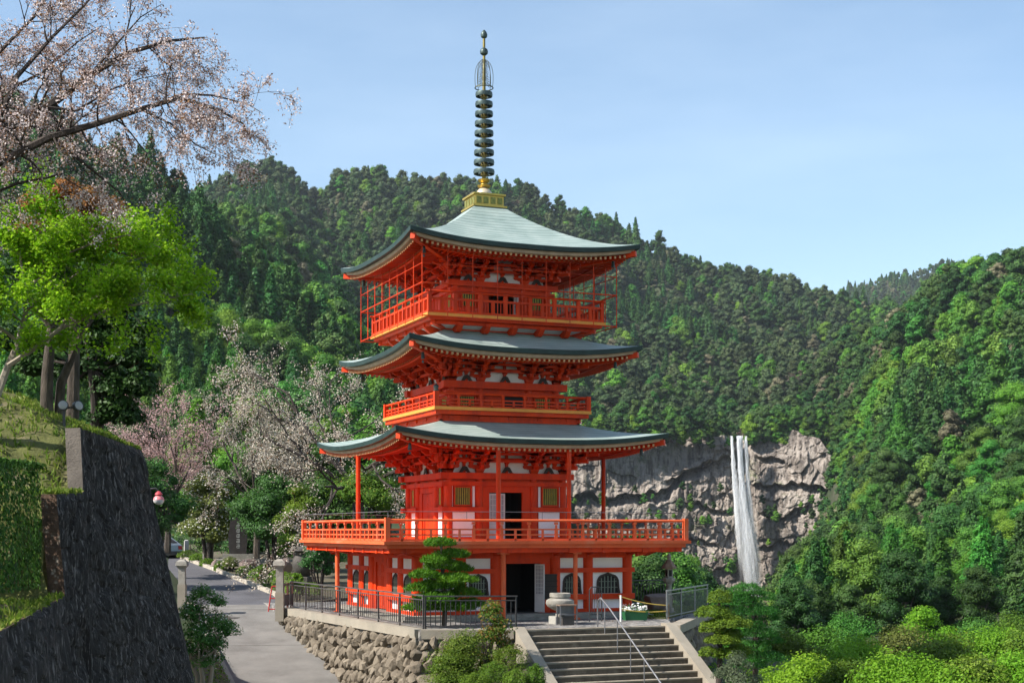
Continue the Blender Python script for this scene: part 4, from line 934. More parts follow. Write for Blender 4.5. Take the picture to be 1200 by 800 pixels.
def with_heart(me, lobes, f, m, flat=.8):
    """inner foliage: a coarse lumpy body inside every lobe, so that a crown shades itself"""
    V, F = [], []; nu, nv = 7, 5
    for x, y, z, r_ in lobes:
        o = len(V)
        for j in range(nv + 1):
            ph = -math.pi / 2 + math.pi * j / nv
            for i in range(nu): a = 6.283 * i / nu + x; k = r_ * f * (1 + .16 * math.sin(5 * a + 3 * ph + z)); V.append((x + k * math.cos(ph) * math.cos(a), y + k * math.cos(ph) * math.sin(a), z + k * flat * math.sin(ph)))
        for j in range(nv):
            for i in range(nu): F.append((o + j * nu + i, o + j * nu + (i + 1) % nu, o + (j + 1) * nu + (i + 1) % nu, o + (j + 1) * nu + i))
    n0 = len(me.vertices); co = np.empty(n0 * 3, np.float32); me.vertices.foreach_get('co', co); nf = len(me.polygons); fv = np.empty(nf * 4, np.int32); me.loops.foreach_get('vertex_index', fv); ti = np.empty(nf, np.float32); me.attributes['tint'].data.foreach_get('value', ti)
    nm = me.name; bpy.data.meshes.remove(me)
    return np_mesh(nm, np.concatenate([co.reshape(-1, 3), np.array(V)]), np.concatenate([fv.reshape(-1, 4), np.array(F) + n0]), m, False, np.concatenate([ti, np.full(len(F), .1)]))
def crown_lobes(rng, W, H, z0, k, rmin=.16, rmax=.30, top=.55):
    out_ = []
    for i in range(k):
        a = rng.uniform(0, 2 * math.pi); t_ = (i + .5) / k; z = z0 + H * (.08 + .84 * t_)
        env = math.sin(math.pi * min(1, max(.06, .18 + .80 * (t_ if t_ > .3 else t_ * 1.1)))) ** .7
        r_ = W / 2 * env * rng.uniform(.35, 1.0) * .82
        out_.append((r_ * math.cos(a), r_ * math.sin(a), z, W * rng.uniform(rmin, rmax) * (1 - .25 * t_)))
    out_.append((0, 0, z0 + H * .9, W * .2)); out_.append((0, 0, z0 + H * .5, W * .3))
    return out_
def grow(rng, p, d, ln, rad, depth, segs, tips, droop=0, spread=.55, kids=(2, 4), nseg=4, wig=.16):
    """a limb that forks: segs collects (points, radii, depth), tips the twig points"""
    pts = [p.copy()]; dd = d.copy()
    for i in range(nseg):
        dd = (dd + rng.normal(size=3) * wig + np.array([0, 0, -droop])).astype(float); dd /= np.linalg.norm(dd); pts.append(pts[-1] + dd * ln / nseg)
    segs.append((pts, [rad * (1 - .55 * i / nseg) for i in range(nseg + 1)], depth))
    if depth <= 1:
        for q in pts[1:]: tips.append((q, dd.copy(), depth))
    if depth == 0: return
    for _ in range(rng.integers(kids[0], kids[1] + 1)):
        t_ = rng.uniform(.3, 1.0); k = min(nseg, max(1, int(round(t_ * nseg)))); ax = rng.normal(size=3); ax -= ax.dot(dd) * dd; ax /= np.linalg.norm(ax)
        nd = dd + ax * spread * rng.uniform(.7, 1.4); nd /= np.linalg.norm(nd)
        grow(rng, pts[k], nd, ln * rng.uniform(.5, .75), rad * .5, depth - 1, segs, tips, droop, spread, kids, nseg, wig)
def limbs_mesh(segs, m, minr=.004, n=6):
    b = MB()
    for pts, rad, dep in segs: b.tube([tuple(q) for q in pts], [max(minr, r_) for r_ in rad], n if dep > 1 else 4, False)
    return b.mesh('limbs', m, True)
LEAFD = leafmat('dark_evergreen_leaves', [(.020, .056, .014), (.042, .105, .024), (.078, .155, .036)], .35, .18, spec=.3)
LEAFB = leafmat('broadleaf_leaves', [(.032, .105, .015), (.068, .185, .026), (.12, .26, .042)], .38, .2)
LEAFC = leafmat('cedar_needles', [(.020, .064, .018), (.042, .120, .028), (.076, .175, .042)], .3, .15)
LEAFY = leafmat('yellow_green_leaves', [(.09, .22, .015), (.17, .35, .022), (.27, .44, .04)], .12, .45)
LEAFG = leafmat('pale_mountain_leaves', [(.13, .13, .07), (.20, .19, .11), (.27, .23, .16)], .2, .3)
BARE = leafmat('bare_brown_twigs', [(.12, .085, .065), (.19, .14, .11), (.26, .20, .17)], .2, .2)
# ------------------------------------------------------------------ forest tree kinds (crown mesh, trunk mesh)
def kind_broad(seed, n, leaf, m, W=8.5, H=9.5, k=17):
    rng = np.random.default_rng(seed); lb = crown_lobes(rng, W, H, 2.2, k, .17, .30); P, d, t_ = lobed_crown(rng, lb, n, .3)
    Nn = d + rng.normal(size=d.shape) * .30; Nn[:, 2] += .15
    cr_ = with_heart(leaf_cards(P, Nn, leaf, .62, m, rng, t_, 'crown'), lb, .70 if n < 3000 else .6, m); b = MB(); b.tube([(0, 0, -2.5), (.1, 0, 2), (0, .1, 6)], [.32, .26, .12], 7)
    for l in lb[::3]: b.tube([(0, 0, 2.6), (l[0] * .5, l[1] * .5, (2.8 + l[2]) / 2), tuple(l[:3])], [.14, .1, .04], 5)
    return cr_, b.mesh('trunk', BARK, True)
def kind_cedar(seed, n, leaf, m, W=5.2, H=15):
    rng = np.random.default_rng(seed); P, N, T, tp = [], [], [], []
    nb = 64
    for i in range(nb):
        t_ = (i + rng.random()) / nb; z = 2.6 + (H - 2.6) * t_; R_ = W / 2 * (1 - t_) ** .72 * rng.uniform(.6, 1.12) + .18; a = i * 2.399 + rng.normal() * .3
        k = max(5, int(n / nb * (.35 + 1.4 * (1 - t_)))); s = rng.random(k) ** .6; w_ = rng.normal(size=k) * (.22 + .25 * (1 - t_))
        x = s * R_; dz = -.30 * s * R_ + .14 * (s * R_) ** 1.5 + rng.normal(size=k) * .22
        P.append(np.stack([x * math.cos(a) - w_ * math.sin(a), x * math.sin(a) + w_ * math.cos(a), z + dz], 1)); N.append(np.stack([math.cos(a) * np.full(k, .55), math.sin(a) * np.full(k, .55), np.full(k, .8)], 1) + rng.normal(size=(k, 3)) * .35)
        T.append(np.full(k, rng.random()) * .6 + rng.random(k) * .4); tp.append(np.tile([math.cos(a), math.sin(a), -.2], (k, 1)))
    cr_ = with_heart(leaf_cards(np.concatenate(P), np.concatenate(N), leaf, .5, m, rng, np.concatenate(T), 'crown', np.concatenate(tp)), [(0, 0, 2.8 + (H - 2.6) * q, W / 2 * (1 - q) ** .72) for q in (.1, .25, .4, .55, .7, .84)], .62, m, 1.0)
    b = MB(); b.tube([(0, 0, -3), (0, 0, 3), (0, 0, H * .93)], [.34, .28, .04], 7); return cr_, b.mesh('trunk', BARKD, True)
def kind_bare(seed, n, leaf, m, W=8, H=9):
    rng = np.random.default_rng(seed); segs, tips = [], []
    for _ in range(5):
        a = rng.uniform(0, 6.28); grow(rng, np.array([0, 0, 2.2]), np.array([math.cos(a) * .6, math.sin(a) * .6, 1.]), 4.2, .12, 2, segs, tips, .03, .7, (3, 4), 3)
    q = np.array([t_[0] for t_ in tips]); pk = rng.integers(0, len(q), n); P = q[pk] + rng.normal(size=(n, 3)) * .32
    cr_ = leaf_cards(P, rng.normal(size=(n, 3)) + [0, 0, .4], leaf, .6, m, rng, None, 'crown'); b = MB(); b.tube([(0, 0, -2.5), (0, 0, 2.4)], [.25, .16], 7)
    for pts, rad, dep in segs: b.tube([tuple(x) for x in pts], [max(.02, r_) for r_ in rad], 4, False)
    return cr_, b.mesh('trunk', BARKP, True)
LEAFL = leafmat('light_green_leaves', [(.055, .155, .014), (.11, .255, .026), (.175, .33, .045)], .3, .25)
LEAFO = leafmat('haze_dulled_leaves', [(.030, .058, .022), (.058, .095, .036), (.098, .13, .056)], .35, .15)  # leaf colour greyed and darkened to stand for distance haze and shade
FAR = [kind_broad(1, 1700, .62, LEAFB, k=11), kind_broad(2, 1700, .62, LEAFD), kind_broad(3, 1700, .62, LEAFL, 9.5, 8.5, 13), kind_broad(4, 1700, .6, LEAFD, 7.5, 10, 15), kind_cedar(5, 2000, .72, LEAFC, 7.0, 13), kind_cedar(6, 2000, .7, LEAFC, 6.2, 14.5), kind_bare(7, 800, .34, BARE), kind_broad(8, 900, .6, LEAFG, 8, 8, 16), kind_broad(9, 1700, .62, LEAFO, 9, 9, 12), kind_broad(10, 1700, .62, LEAFO, 8, 9.5, 15)]
NEAR = [kind_broad(11, 12000, .25, LEAFB, k=22), kind_broad(12, 12000, .25, LEAFD, 8, 10, 24), kind_broad(13, 12000, .25, LEAFL, 9.5, 8.5, 26), kind_cedar(14, 9000, .34, LEAFC, 6.8, 13.5), kind_bare(15, 2600, .17, BARE), kind_broad(16, 8000, .22, LEAFY, 6.5, 6.5, 18), kind_cedar(18, 9000, .34, LEAFB, 7, 12.5)]
# ------------------------------------------------------------------ where trees stand
rng = np.random.default_rng(77)
def sample(n):
    d = np.sqrt(rng.uniform(120 ** 2, 1420 ** 2, n)); px = rng.uniform(-120, 1320, n); return px, d
px, d = sample(110000)
fx = rng.uniform(975, 1150, 2500); fd = rng.uniform(2250, 2680, 2500); px = np.concatenate([px, fx]); d = np.concatenate([d, fd])
sx_, sdd_ = rng.uniform(925, 1050, 5000), rng.uniform(380, 715, 5000); px = np.concatenate([px, sx_]); d = np.concatenate([d, sdd_])
nx_, nd_ = rng.uniform(-20, 1260, 16000), np.sqrt(rng.uniform(120 ** 2, 430 ** 2, 16000)); px = np.concatenate([px, nx_]); d = np.concatenate([d, nd_])
z = ground_z(px, d); steep = (px > 925) & (px < 1050) & (d > 380) & (d < 718)
base_s = np.interp(d, [120, 200, 330, 520, 900, 1400, 2500], [.55, .69, .88, 1.05, 1.2, 1.3, 1.1])
# thin to about one tree per crown, denser where the slope is seen steeply
keep = np.ones(len(px), bool)
base_s = np.where(steep, base_s * .72, base_s)
keep &= ~((px > 640) & (px < 962) & (d > 640) & (d < 722)); keep &= ~((px > 790) & (px < 930) & (d > 560) & (d < 722))
line = np.interp(px, [640, 745, 800, 830, 860, 905, 925, 955, 985], [640, 625, 640, 675, 690, 702, 650, 615, 570])
keep &= ~((px > 640) & (px < 985) & (d < 640) & (HY - (z + 11.5 * base_s - EYE) / d * FPX < line))
keep &= ~((d < 150) & (px > 120) & (px < 680))
wx, wy = to_world(px, d)
order = rng.permutation(len(px)); grid_ = {}; sel = []
for i in order:
    if not keep[i]: continue
    sp_ = 3.2 if (d[i] < 260 or steep[i]) else 4.6 if d[i] < 420 else 5.8 if d[i] < 800 else 7.2
    cx_, cy_ = int(wx[i] // sp_), int(wy[i] // sp_); ok = True
    for a in (-1, 0, 1):
        for c in (-1, 0, 1):
            for j in grid_.get((cx_ + a, cy_ + c, sp_), ()):
                if (wx[i] - wx[j]) ** 2 + (wy[i] - wy[j]) ** 2 < sp_ * sp_: ok = False
    if ok: grid_.setdefault((cx_, cy_, sp_), []).append(i); sel.append(i)
sel = np.array(sel)
# leave out trees the hills in front hide entirely
gpx = np.linspace(-300, 1500, 361); gdd = np.arange(60, 1500, 6.0); A_, B_ = np.meshgrid(gpx, gdd); el = (ground_z(A_, B_) - EYE) / B_; runmax = np.maximum.accumulate(el, 0)
def hidden(px_, d_, z_, h):
    i = np.clip(((d_ - 14 - 60) / 6).astype(int), 0, len(gdd) - 1); j = np.clip(((px_ + 300) / 5).astype(int), 0, 359)
    return (z_ + h - EYE) / d_ < np.minimum(runmax[i, j], runmax[i, j + 1]) - .004
sel = sel[~hidden(px[sel], d[sel], z[sel], 15)]
px, d, z, wx, wy, base_s = px[sel], d[sel], z[sel], wx[sel], wy[sel], base_s[sel]
ptch = fbm(wx / 70, wy / 70, 51, 3); rnd = np.clip(rng.random(len(px)) * .62 + (fbm(wx / 46, wy / 46, 57, 3) - .5) * 1.5 + .19, 0, .999)
left = np.clip((420 - px) / 200, 0, 1) * np.clip((700 - d) / 150, 0, 1)          # planted cedars on the left-hand hill
kind = np.where(rnd < .26, 2, np.where(rnd < .54, 0, np.where(rnd < .78, 1, 3)))
ced = (ptch + .14 * left + rng.normal(size=len(px)) * .06) > .60; kind = np.where(ced, np.where(rnd < .5, 4, 5), kind)
kind = np.where((rng.random(len(px)) < .02) & ~ced, 6, kind); kind = np.where((rng.random(len(px)) < .05) & ~ced, 7, kind)
dull = (d > 760) & (kind < 3) & (rng.random(len(px)) < .72) & ((px < 990) | (d > 1900)); kind = np.where(dull, np.where(rng.random(len(px)) < .5, 8, 9), kind)  # far broadleaf trees take the haze-greyed leaf colour
scl = (.58 + .95 * rng.random(len(px)) ** 1.6) * base_s
hgt = np.where((kind == 4) | (kind == 5), 15.0, 11.5) * scl; low = (px > 640) & (px < 985) & (d < 640); line2 = np.interp(px, [640, 745, 800, 830, 860, 905, 925, 955, 985], [640, 628, 645, 678, 695, 705, 655, 618, 575]); bad = low & (HY - (z + hgt - EYE) / d * FPX < line2)
squash = np.where(bad, np.clip((EYE - (line2 - HY) / FPX * d - z) / hgt, .0, 1), 1); gone = bad & (squash < .3); scl = scl * np.where(bad, squash, 1)
rot = rng.uniform(0, 6.28, len(px))
# ---- the 240 that show largest stand as trees of their own; the rest is the wood beyond
vis = (px > -10) & (px < 1210)
occ = ((px > 380) & (px < 800) & (d > 0) & (d < 420))                             # behind the pagoda or too deep in the valley
size_ = np.where(vis & ~occ & ~gone, scl / d, 0); big = np.argsort(-size_)[:240]; is_big = np.zeros(len(px), bool); is_big[big] = True; is_big &= ~gone
K2N = {0: 0, 1: 1, 2: 2, 3: 1, 4: 3, 5: 6, 6: 4, 7: 2, 8: 0, 9: 1}
NAMES = {0: ('broadleaf_tree', 'mid green round-crowned evergreen'), 1: ('broadleaf_tree', 'dark green dense-crowned evergreen'), 2: ('broadleaf_tree', 'wide mid green billowing evergreen'), 3: ('cedar_tree', 'dark pointed cedar'), 4: ('bare_tree', 'leafless pale brown tree'), 5: ('young_tree', 'bright yellow-green young tree'), 6: ('cedar_tree', 'fresh green pointed cypress')}
protos = {}
def forest_tree(k, loc, s, rz, label, group):
    nm, _ = NAMES[k]
    t = thing(nm, label, 'tree', loc, rz, group); t.scale = (s, s, s)
    link('trunk', NEAR[k][1], t); link('crown', NEAR[k][0], t)
    return t
for i in np.where(is_big)[0]:
    k = K2N[int(kind[i])]
    if rng.random() < .06 and px[i] > 880 and d[i] < 260: k = 5
    zone = 'left-hand wooded hill' if px[i] < 420 else ('valley floor right of the pagoda' if px[i] < 880 and d[i] < 420 else 'right-hand wooded slope' if px[i] >= 880 else 'slope above the cliff')
    lab = NAMES[k][1] + ' in the wood on the ' + zone
    forest_tree(k, (wx[i], wy[i], z[i]), scl[i], rot[i], lab, lab.replace(' in the wood', 's in the wood', 1))
pc = bpy.data.collections.new('forest_kinds')
for i, (c_, t_) in enumerate(FAR):
    V1 = np.empty(len(c_.vertices) * 3, np.float32); c_.vertices.foreach_get('co', V1)
    o = bpy.data.objects.new('wood_kind_%d' % i, c_); pc.objects.link(o)
rest = ~is_big & ~gone
# shrubs that cling to the cliff
nc = 300; cpx = np.where(rng.random(nc) < .2, rng.uniform(945, 990, nc), rng.uniform(668, 985, nc)); cz_py = np.where(rng.random(nc) < .45, rng.uniform(500, 524, nc), rng.uniform(560, 735, nc)); cok = np.abs(cpx - np.interp(cz_py, [510, 700], [866, 884])) > np.where(cz_py < 530, 12, 17)
cpx, cz_py = cpx[cok], cz_py[cok]; cdd = np.where(cz_py < 525, 698, 697 - 26 * ((cpx - 800) / 180) ** 2 * np.where(cpx > 800, 1, -.4) - rng.uniform(-3, 5, len(cpx)))
cr_ = (cpx - CX) / FPX * cdd; cwx, cwy = CAM.x + cr_ * cs + cdd * sn, CAM.y - cr_ * sn + cdd * cs; cwz = EYE - (cz_py - HY) / FPX * cdd - 2
allx = np.concatenate([wx[rest], cwx]); ally = np.concatenate([wy[rest], cwy]); allz = np.concatenate([z[rest], cwz]); alls = np.concatenate([scl[rest], rng.uniform(.22, .6, len(cwx)) * np.where(cz_py < 525, 1.9, 1) * np.where(cz_py > 660, 1.5, 1)])
allk = np.concatenate([kind[rest], rng.integers(0, 4, len(cwx))]); allr = np.concatenate([rot[rest], rng.uniform(0, 6.28, len(cwx))])
me = bpy.data.meshes.new('forest'); me.vertices.add(len(allx)); me.vertices.foreach_set('co', np.stack([allx, ally, allz], 1).astype(np.float32).ravel())
for nm, ty, dt in (('tree_kind', 'INT', allk.astype(np.int32)), ('tree_scale', 'FLOAT', alls.astype(np.float32)), ('tree_turn', 'FLOAT', allr.astype(np.float32))):
    a = me.attributes.new(nm, ty, 'POINT'); a.data.foreach_set('value', dt)
forest = link('forest', me); forest['kind'] = 'stuff'
ng = bpy.data.node_groups.new('forest_scatter', 'GeometryNodeTree'); ng.interface.new_socket('Geometry', in_out='INPUT', socket_type='NodeSocketGeometry'); ng.interface.new_socket('Geometry', in_out='OUTPUT', socket_type='NodeSocketGeometry')
gi, go = ng.nodes.new('NodeGroupInput'), ng.nodes.new('NodeGroupOutput'); m2p = ng.nodes.new('GeometryNodeMeshToPoints'); iop = ng.nodes.new('GeometryNodeInstanceOnPoints'); ci = ng.nodes.new('GeometryNodeCollectionInfo')
ci.inputs['Collection'].default_value = pc; ci.inputs['Separate Children'].default_value = True; ci.inputs['Reset Children'].default_value = True; iop.inputs['Pick Instance'].default_value = True
def na(nm, ty):
    n_ = ng.nodes.new('GeometryNodeInputNamedAttribute'); n_.data_type = ty; n_.inputs['Name'].default_value = nm; return n_.outputs['Attribute']
cx_ = ng.nodes.new('ShaderNodeCombineXYZ'); gl = ng.links.new
gl(gi.outputs[0], m2p.inputs['Mesh']); gl(m2p.outputs[0], iop.inputs['Points']); gl(ci.outputs[0], iop.inputs['Instance']); gl(na('tree_kind', 'INT'), iop.inputs['Instance Index']); gl(na('tree_scale', 'FLOAT'), iop.inputs['Scale']); gl(na('tree_turn', 'FLOAT'), cx_.inputs['Z'])
e2r = ng.nodes.new('FunctionNodeEulerToRotation'); gl(cx_.outputs[0], e2r.inputs[0]); gl(e2r.outputs[0], iop.inputs['Rotation']); gl(iop.outputs[0], go.inputs[0])
forest.modifiers.new('scatter', 'NODES').node_group = ng
print('forest', len(allx), 'single trees', is_big.sum())
# ================================================================== garden trees and shrubs
def garden_tree(name, label, base, W, H, z0, n, leaf, m, bark, seed, k=16, stems=1, aspect=.6, cat='tree', group=None, extra=None, tilt=.4, lobes=None, heart=.48):
    """crown of lobes, each carried by its own limb"""
    rng = np.random.default_rng(seed); t = thing(name, label, cat, base, 0, group)
    lb = lobes or crown_lobes(rng, W, H, z0, k); P, dd, tn = lobed_crown(rng, lb, n); Nn = dd + rng.normal(size=dd.shape) * .5; Nn[:, 2] += tilt
    b = MB(); r0 = max(.03, .018 * (z0 + H) + .01)
    for s in range(stems):
        a = 6.28 * s / stems + seed; ox, oy = (.0, .0) if stems == 1 else (.16 * math.cos(a), .16 * math.sin(a)); fork = (ox * 2.2, oy * 2.2, z0 + H * .12)
        b.tube([(ox, oy, -.4), (ox * 1.3 + .05, oy * 1.3, z0 * .5), fork], [r0 * 1.25, r0, r0 * .8], 8)
        for l in lb[s::stems]:
            q = Vector(l[:3]); f = Vector(fork); mid = f.lerp(q, .5) + Vector((rng.normal() * .06 * W, rng.normal() * .06 * W, -.04 * H)); b.tube([f, mid, q], [r0 * .5, r0 * .3, r0 * .1], 5, False)
    link('trunk', b.mesh('trunk', bark, True), t); link('crown', with_heart(leaf_cards(P, Nn, leaf, aspect, m, rng, tn, 'crown'), lb, heart, m), t)
    if extra:
        em, frac, es = extra; pk = rng.choice(len(P), int(n * frac)); link('blossoms', leaf_cards(P[pk] + dd[pk] * leaf * .5, dd[pk] + rng.normal(size=(len(pk), 3)) * .5, es, .9, em, rng, None, 'blossoms'), t)
    return t
PINK = leafmat('pink_blossom', [(.46, .345, .33), (.62, .51, .49), (.78, .70, .67)], .05, .35)
ROSE = leafmat('rose_blossom', [(.40, .24, .22), (.52, .35, .32), (.64, .48, .45)], .1, .35)
CREAM = leafmat('fading_blossom', [(.34, .27, .20), (.52, .45, .36), (.68, .62, .54)], .1, .35)
WHITE = leafmat('white_blossom', [(.50, .48, .40), (.68, .66, .58), (.75, .74, .68)], .1, .3)
BUD = leafmat('bronze_young_leaves', [(.16, .07, .03), (.24, .11, .04), (.30, .16, .05)], .1, .35)
MAPLE = leafmat('spring_maple_leaves', [(.14, .33, .01), (.24, .46, .016), (.36, .56, .035)], .05, .5)
CAMEL = leafmat('glossy_camellia_leaves', [(.024, .075, .014), (.048, .13, .022), (.085, .18, .034)], .2, .25, .3, spec=.5)
OLIVE = leafmat('olive_leaves', [(.065, .095, .02), (.115, .15, .032), (.17, .20, .05)], .15, .3)
AZAL = leafmat('azalea_leaves', [(.055, .115, .012), (.10, .18, .018), (.17, .25, .03)], .2, .3)
AZALY = leafmat('yellow_azalea_leaves', [(.05, .095, .012), (.09, .15, .018), (.15, .20, .025)], .15, .3)
GRYG = leafmat('grey_green_leaves', [(.06, .085, .045), (.11, .14, .075), (.17, .20, .11)], .15, .3)
REDL = leafmat('reddish_leaves', [(.15, .075, .025), (.22, .125, .03), (.17, .15, .03)], .12, .35)
# spreading cherry trees
def cherry(name, label, base, H, spread_, seed, n, bl, m, bark, lean=(0, 0), depth=3, mains=6, bud=.12, rise=.62, fork=.3, droop=.02):
    rng = np.random.default_rng(seed); t = thing(name, label, 'cherry tree', base); segs, tips = [], []
    top = np.array([lean[0] * .3, lean[1] * .3, H * fork]); segs.append(([np.array([0, 0, -.4]), top * .5 + [.05, 0, 0], top], [H * .034, H * .028, H * .022], 9))
    for i in range(mains):
        a = 6.283 * i / mains + rng.normal() * .3; dv = np.array([math.cos(a) * spread_ + lean[0], math.sin(a) * spread_ + lean[1], rise * rng.uniform(.6, 1.3)]); dv /= np.linalg.norm(dv)
        grow(rng, top, dv, H * rng.uniform(.5, .75), H * .013, depth, segs, tips, droop, .55, (3, 5), 5, .12)
    link('trunk', limbs_mesh(segs, bark, H * .0011), t)
    q = np.array([x[0] for x in tips]); pk = rng.integers(0, len(q), n); P = q[pk] + rng.normal(size=(n, 3)) * H * .014
    link('blossoms', leaf_cards(P, rng.normal(size=(n, 3)) + [0, 0, .3], bl, .85, m, rng, None, 'blossoms'), t)
    nb = int(n * bud); pk = rng.integers(0, len(q), nb); link('young_leaves', leaf_cards(q[pk] + rng.normal(size=(nb, 3)) * H * .013, rng.normal(size=(nb, 3)), bl * 1.1, .5, BUD, rng, None, 'young_leaves'), t)
    return t
cherry('cherry_tree', 'tall spreading cherry tree with fading cream blossom left of the middle roof', at(418, 655, 76), 9.6, .95, 5, 26000, .085, CREAM, BARKD, (-.08, 0), 3, 8, .08, .7, .36)
cherry('cherry_tree', 'pale rose cherry tree rising behind the street lamp', at(196, 640, 88), 6.8, .5, 8, 15000, .085, ROSE, BARK, (0, 0), 3, 7, .05, 1.0, .2)
cherry('cherry_tree', 'low cherry with pinkish cream blossom over the garden trees by the road', at(300, 655, 84), 6.2, 1.0, 12, 10000, .08, CREAM, BARK, (.1, 0), 3, 7, .1, .9, .5, -.02)
# evergreens of the garden
garden_tree('camellia_tree', 'olive green camellia with pale flowers beside the marker posts', at(243, 664, 86), 4.6, 3.9, 1.5, 9000, .14, OLIVE, BARK, 21, 18, 5, extra=(WHITE, .16, .11))
garden_tree('glossy_tree', 'glossy dark green garden tree over the stone stele', at(318, 668, 79), 4.6, 3.4, 1.7, 10000, .12, CAMEL, BARKD, 22, 18, 3)
garden_tree('glossy_tree', 'yellowish green bushy tree against the left balcony corner', at(350, 672, 75), 2.8, 3.2, 1.4, 7000, .10, AZAL, BARKD, 23, 14, 4)
garden_tree('glossy_tree', 'dark evergreen under the cream cherry behind the left roof post', at(385, 660, 80), 5.5, 5.2, 1.6, 12000, .14, CAMEL, BARKD, 24, 20, 2)
garden_tree('flowering_tree', 'dense evergreen dotted with white flowers beside the red second storey', at(450, 655, 78), 4.2, 4.6, 2.0, 10000, .12, CAMEL, BARKD, 25, 18, 2, extra=(WHITE, .35, .11))
garden_tree('camellia_tree', 'dark shady camellia behind the pink street lamp', at(186, 655, 76), 3.8, 4.2, 1.0, 9000, .12, CAMEL, BARKD, 26, 18, 3)
garden_tree('camellia_tree', 'dark camellia at the left edge of the road past the wall', at(158, 670, 70), 4.0, 4.6, .9, 9000, .12, LEAFD, BARKD, 27, 18, 2)
garden_tree('clipped_tree', 'yellow-green azalea tree with red buds behind the left balcony rail', at(425, 650, 74), 4.8, 1.3, 2.6, 7000, .10, AZAL, BARKD, 28, 16, 4, extra=(REDL, .05, .09))
garden_tree('glossy_tree', 'shaded bushy evergreen low beside the balcony post and urn', at(372, 690, 70), 2.6, 1.7, .7, 5000, .09, LEAFD, BARKD, 29, 10, 5)
CYP = kind_cedar(19, 9000, .34, LEAFL, 7, 13.5)[0]
for px_, py_, d_, W_, H_, kd, lb_ in ((232, 520, 128, 6.0, 13.5, 3, 'tall fresh green cypress above the rose cherry'), (205, 560, 132, 5.2, 9.5, 6, 'shorter bright green cypress left of the tall cypress'), (262, 560, 140, 5.5, 12, 6, 'feathery green cypress behind the cream cherry')):
    p_ = at(px_, 640, d_); s_ = H_ / 15; t = thing('cypress_tree', lb_, 'tree', (p_.x, p_.y, float(ground_z(px_, d_)) - .5), seed_rz := px_); t.scale = (s_ * 1.2, s_ * 1.2, s_); link('trunk', NEAR[kd][1], t); link('crown', CYP, t)
for px_, d_, s_, k_, lb_ in ((330, 118, .95, 1, 'dark dense evergreen far behind the cream cherry crown'), (385, 122, .9, 0, 'rounded green evergreen behind the cherry trunk'), (430, 116, .85, 2, 'broad green evergreen between the cherry and the pagoda'), (160, 112, .8, 1, 'dark evergreen behind the tall black wall end'), (285, 126, .75, 2, 'mid green evergreen above the camellia with pale flowers'), (355, 135, 1.1, 1, 'tall dark evergreen deep behind the garden'), (240, 150, 1.1, 1, 'deep green evergreen rising over the rose cherry'), (300, 155, 1.1, 0, 'green evergreen on the hill foot behind the garden')):
    p_ = at(px_, 640, d_); forest_tree(k_, (p_.x, p_.y, float(ground_z(px_, d_)) - .3), s_, px_, lb_, None)
# right side behind the plaza
for px_, d_, s_, k_, lb_ in ((765, 84, .62, 1, 'dark evergreen behind the black railing next to the pagoda'), (800, 92, .70, 0, 'green evergreen just left of the stone lantern top'), (838, 100, .5, 2, 'loose green tree below the waterfall'), (872, 96, .27, 0, 'green tree hiding the foot of the waterfall'), (748, 90, .52, 1, 'dark tree showing between the pagoda and the cliff'), (705, 120, .45, 2, 'green tree seen through the right balcony'), (930, 112, .6, 1, 'dark green tree right of the waterfall foot'), (905, 84, .42, 5, 'bright yellow-green tree beyond the clipped pine')):
    p_ = at(px_, 640, d_); forest_tree(k_, (p_.x, p_.y, float(ground_z(px_, d_)) - .3), s_, px_, lb_, None)
# ------------------------------------------------------------------ bright scrub at the lower right
def bush(name, label, px_, py_top, py_bot, wpx, d_, n, leaf, m, seed, k=10, aspect=.6, cat='shrub', group=None, flat=1.0, extra=None, bark=BARKD, stems=4):
    p_ = at(px_, py_bot, d_); H = (py_bot - py_top) / FPX * d_; W = wpx / FPX * d_
    return garden_tree(name, label, p_, W, H * .86, H * .12, n, leaf, m, bark, seed, k, stems, aspect, cat, group, extra, heart=.3)
SCR = [(925, 750, 800, 108, 64, AZAL, 'fresh green shrub right of the clipped pine'), (965, 743, 800, 121, 70, LEAFL, 'mid green bush before the wooded slope'), (1010, 758, 810, 135, 62, LEAFY, 'pale yellow-green shrub in the bright scrub'), (1050, 743, 800, 121, 76, OLIVE, 'olive-leaved shrub among the bright scrub'),
       (1085, 712, 800, 81, 84, LEAFY, 'taller lime green young tree over the scrub'), (1120, 753, 815, 148, 64, AZAL, 'wide fresh green shrub at the lower right'), (1165, 746, 810, 135, 70, LEAFY, 'light green shrub near the right edge of the scrub'), (1205, 750, 820, 135, 60, AZAL, 'green shrub at the right picture edge'),
       (945, 783, 830, 148, 50, LEAFY, 'low pale green shrub nearest the stairs'), (1000, 783, 840, 135, 48, AZAL, 'low green shrub in the front of the scrub'), (1070, 778, 840, 162, 46, LEAFY, 'low yellow-green shrub in the middle of the bright scrub'), (1140, 780, 840, 148, 46, AZAL, 'low grass-green shrub in the front right of the scrub'), (1195, 773, 840, 135, 46, LEAFY, 'low lime shrub in the lower right corner'),
       (990, 720, 800, 94, 90, LEAFB, 'green rounded bush at the foot of the wooded slope'), (1140, 730, 800, 108, 90, LEAFB, 'rounded green bush behind the lime shrubs'), (1190, 723, 800, 108, 96, AZAL, 'fresh green bush behind the scrub at the right')]
for i, (a, t0, t1, w_, d_, m_, lb_) in enumerate(SCR): bush('scrub_bush', lb_, a, t0, t1, w_, d_, 9000, .085 + d_ * .0006, m_, 100 + i, 16, .55, 'shrub')
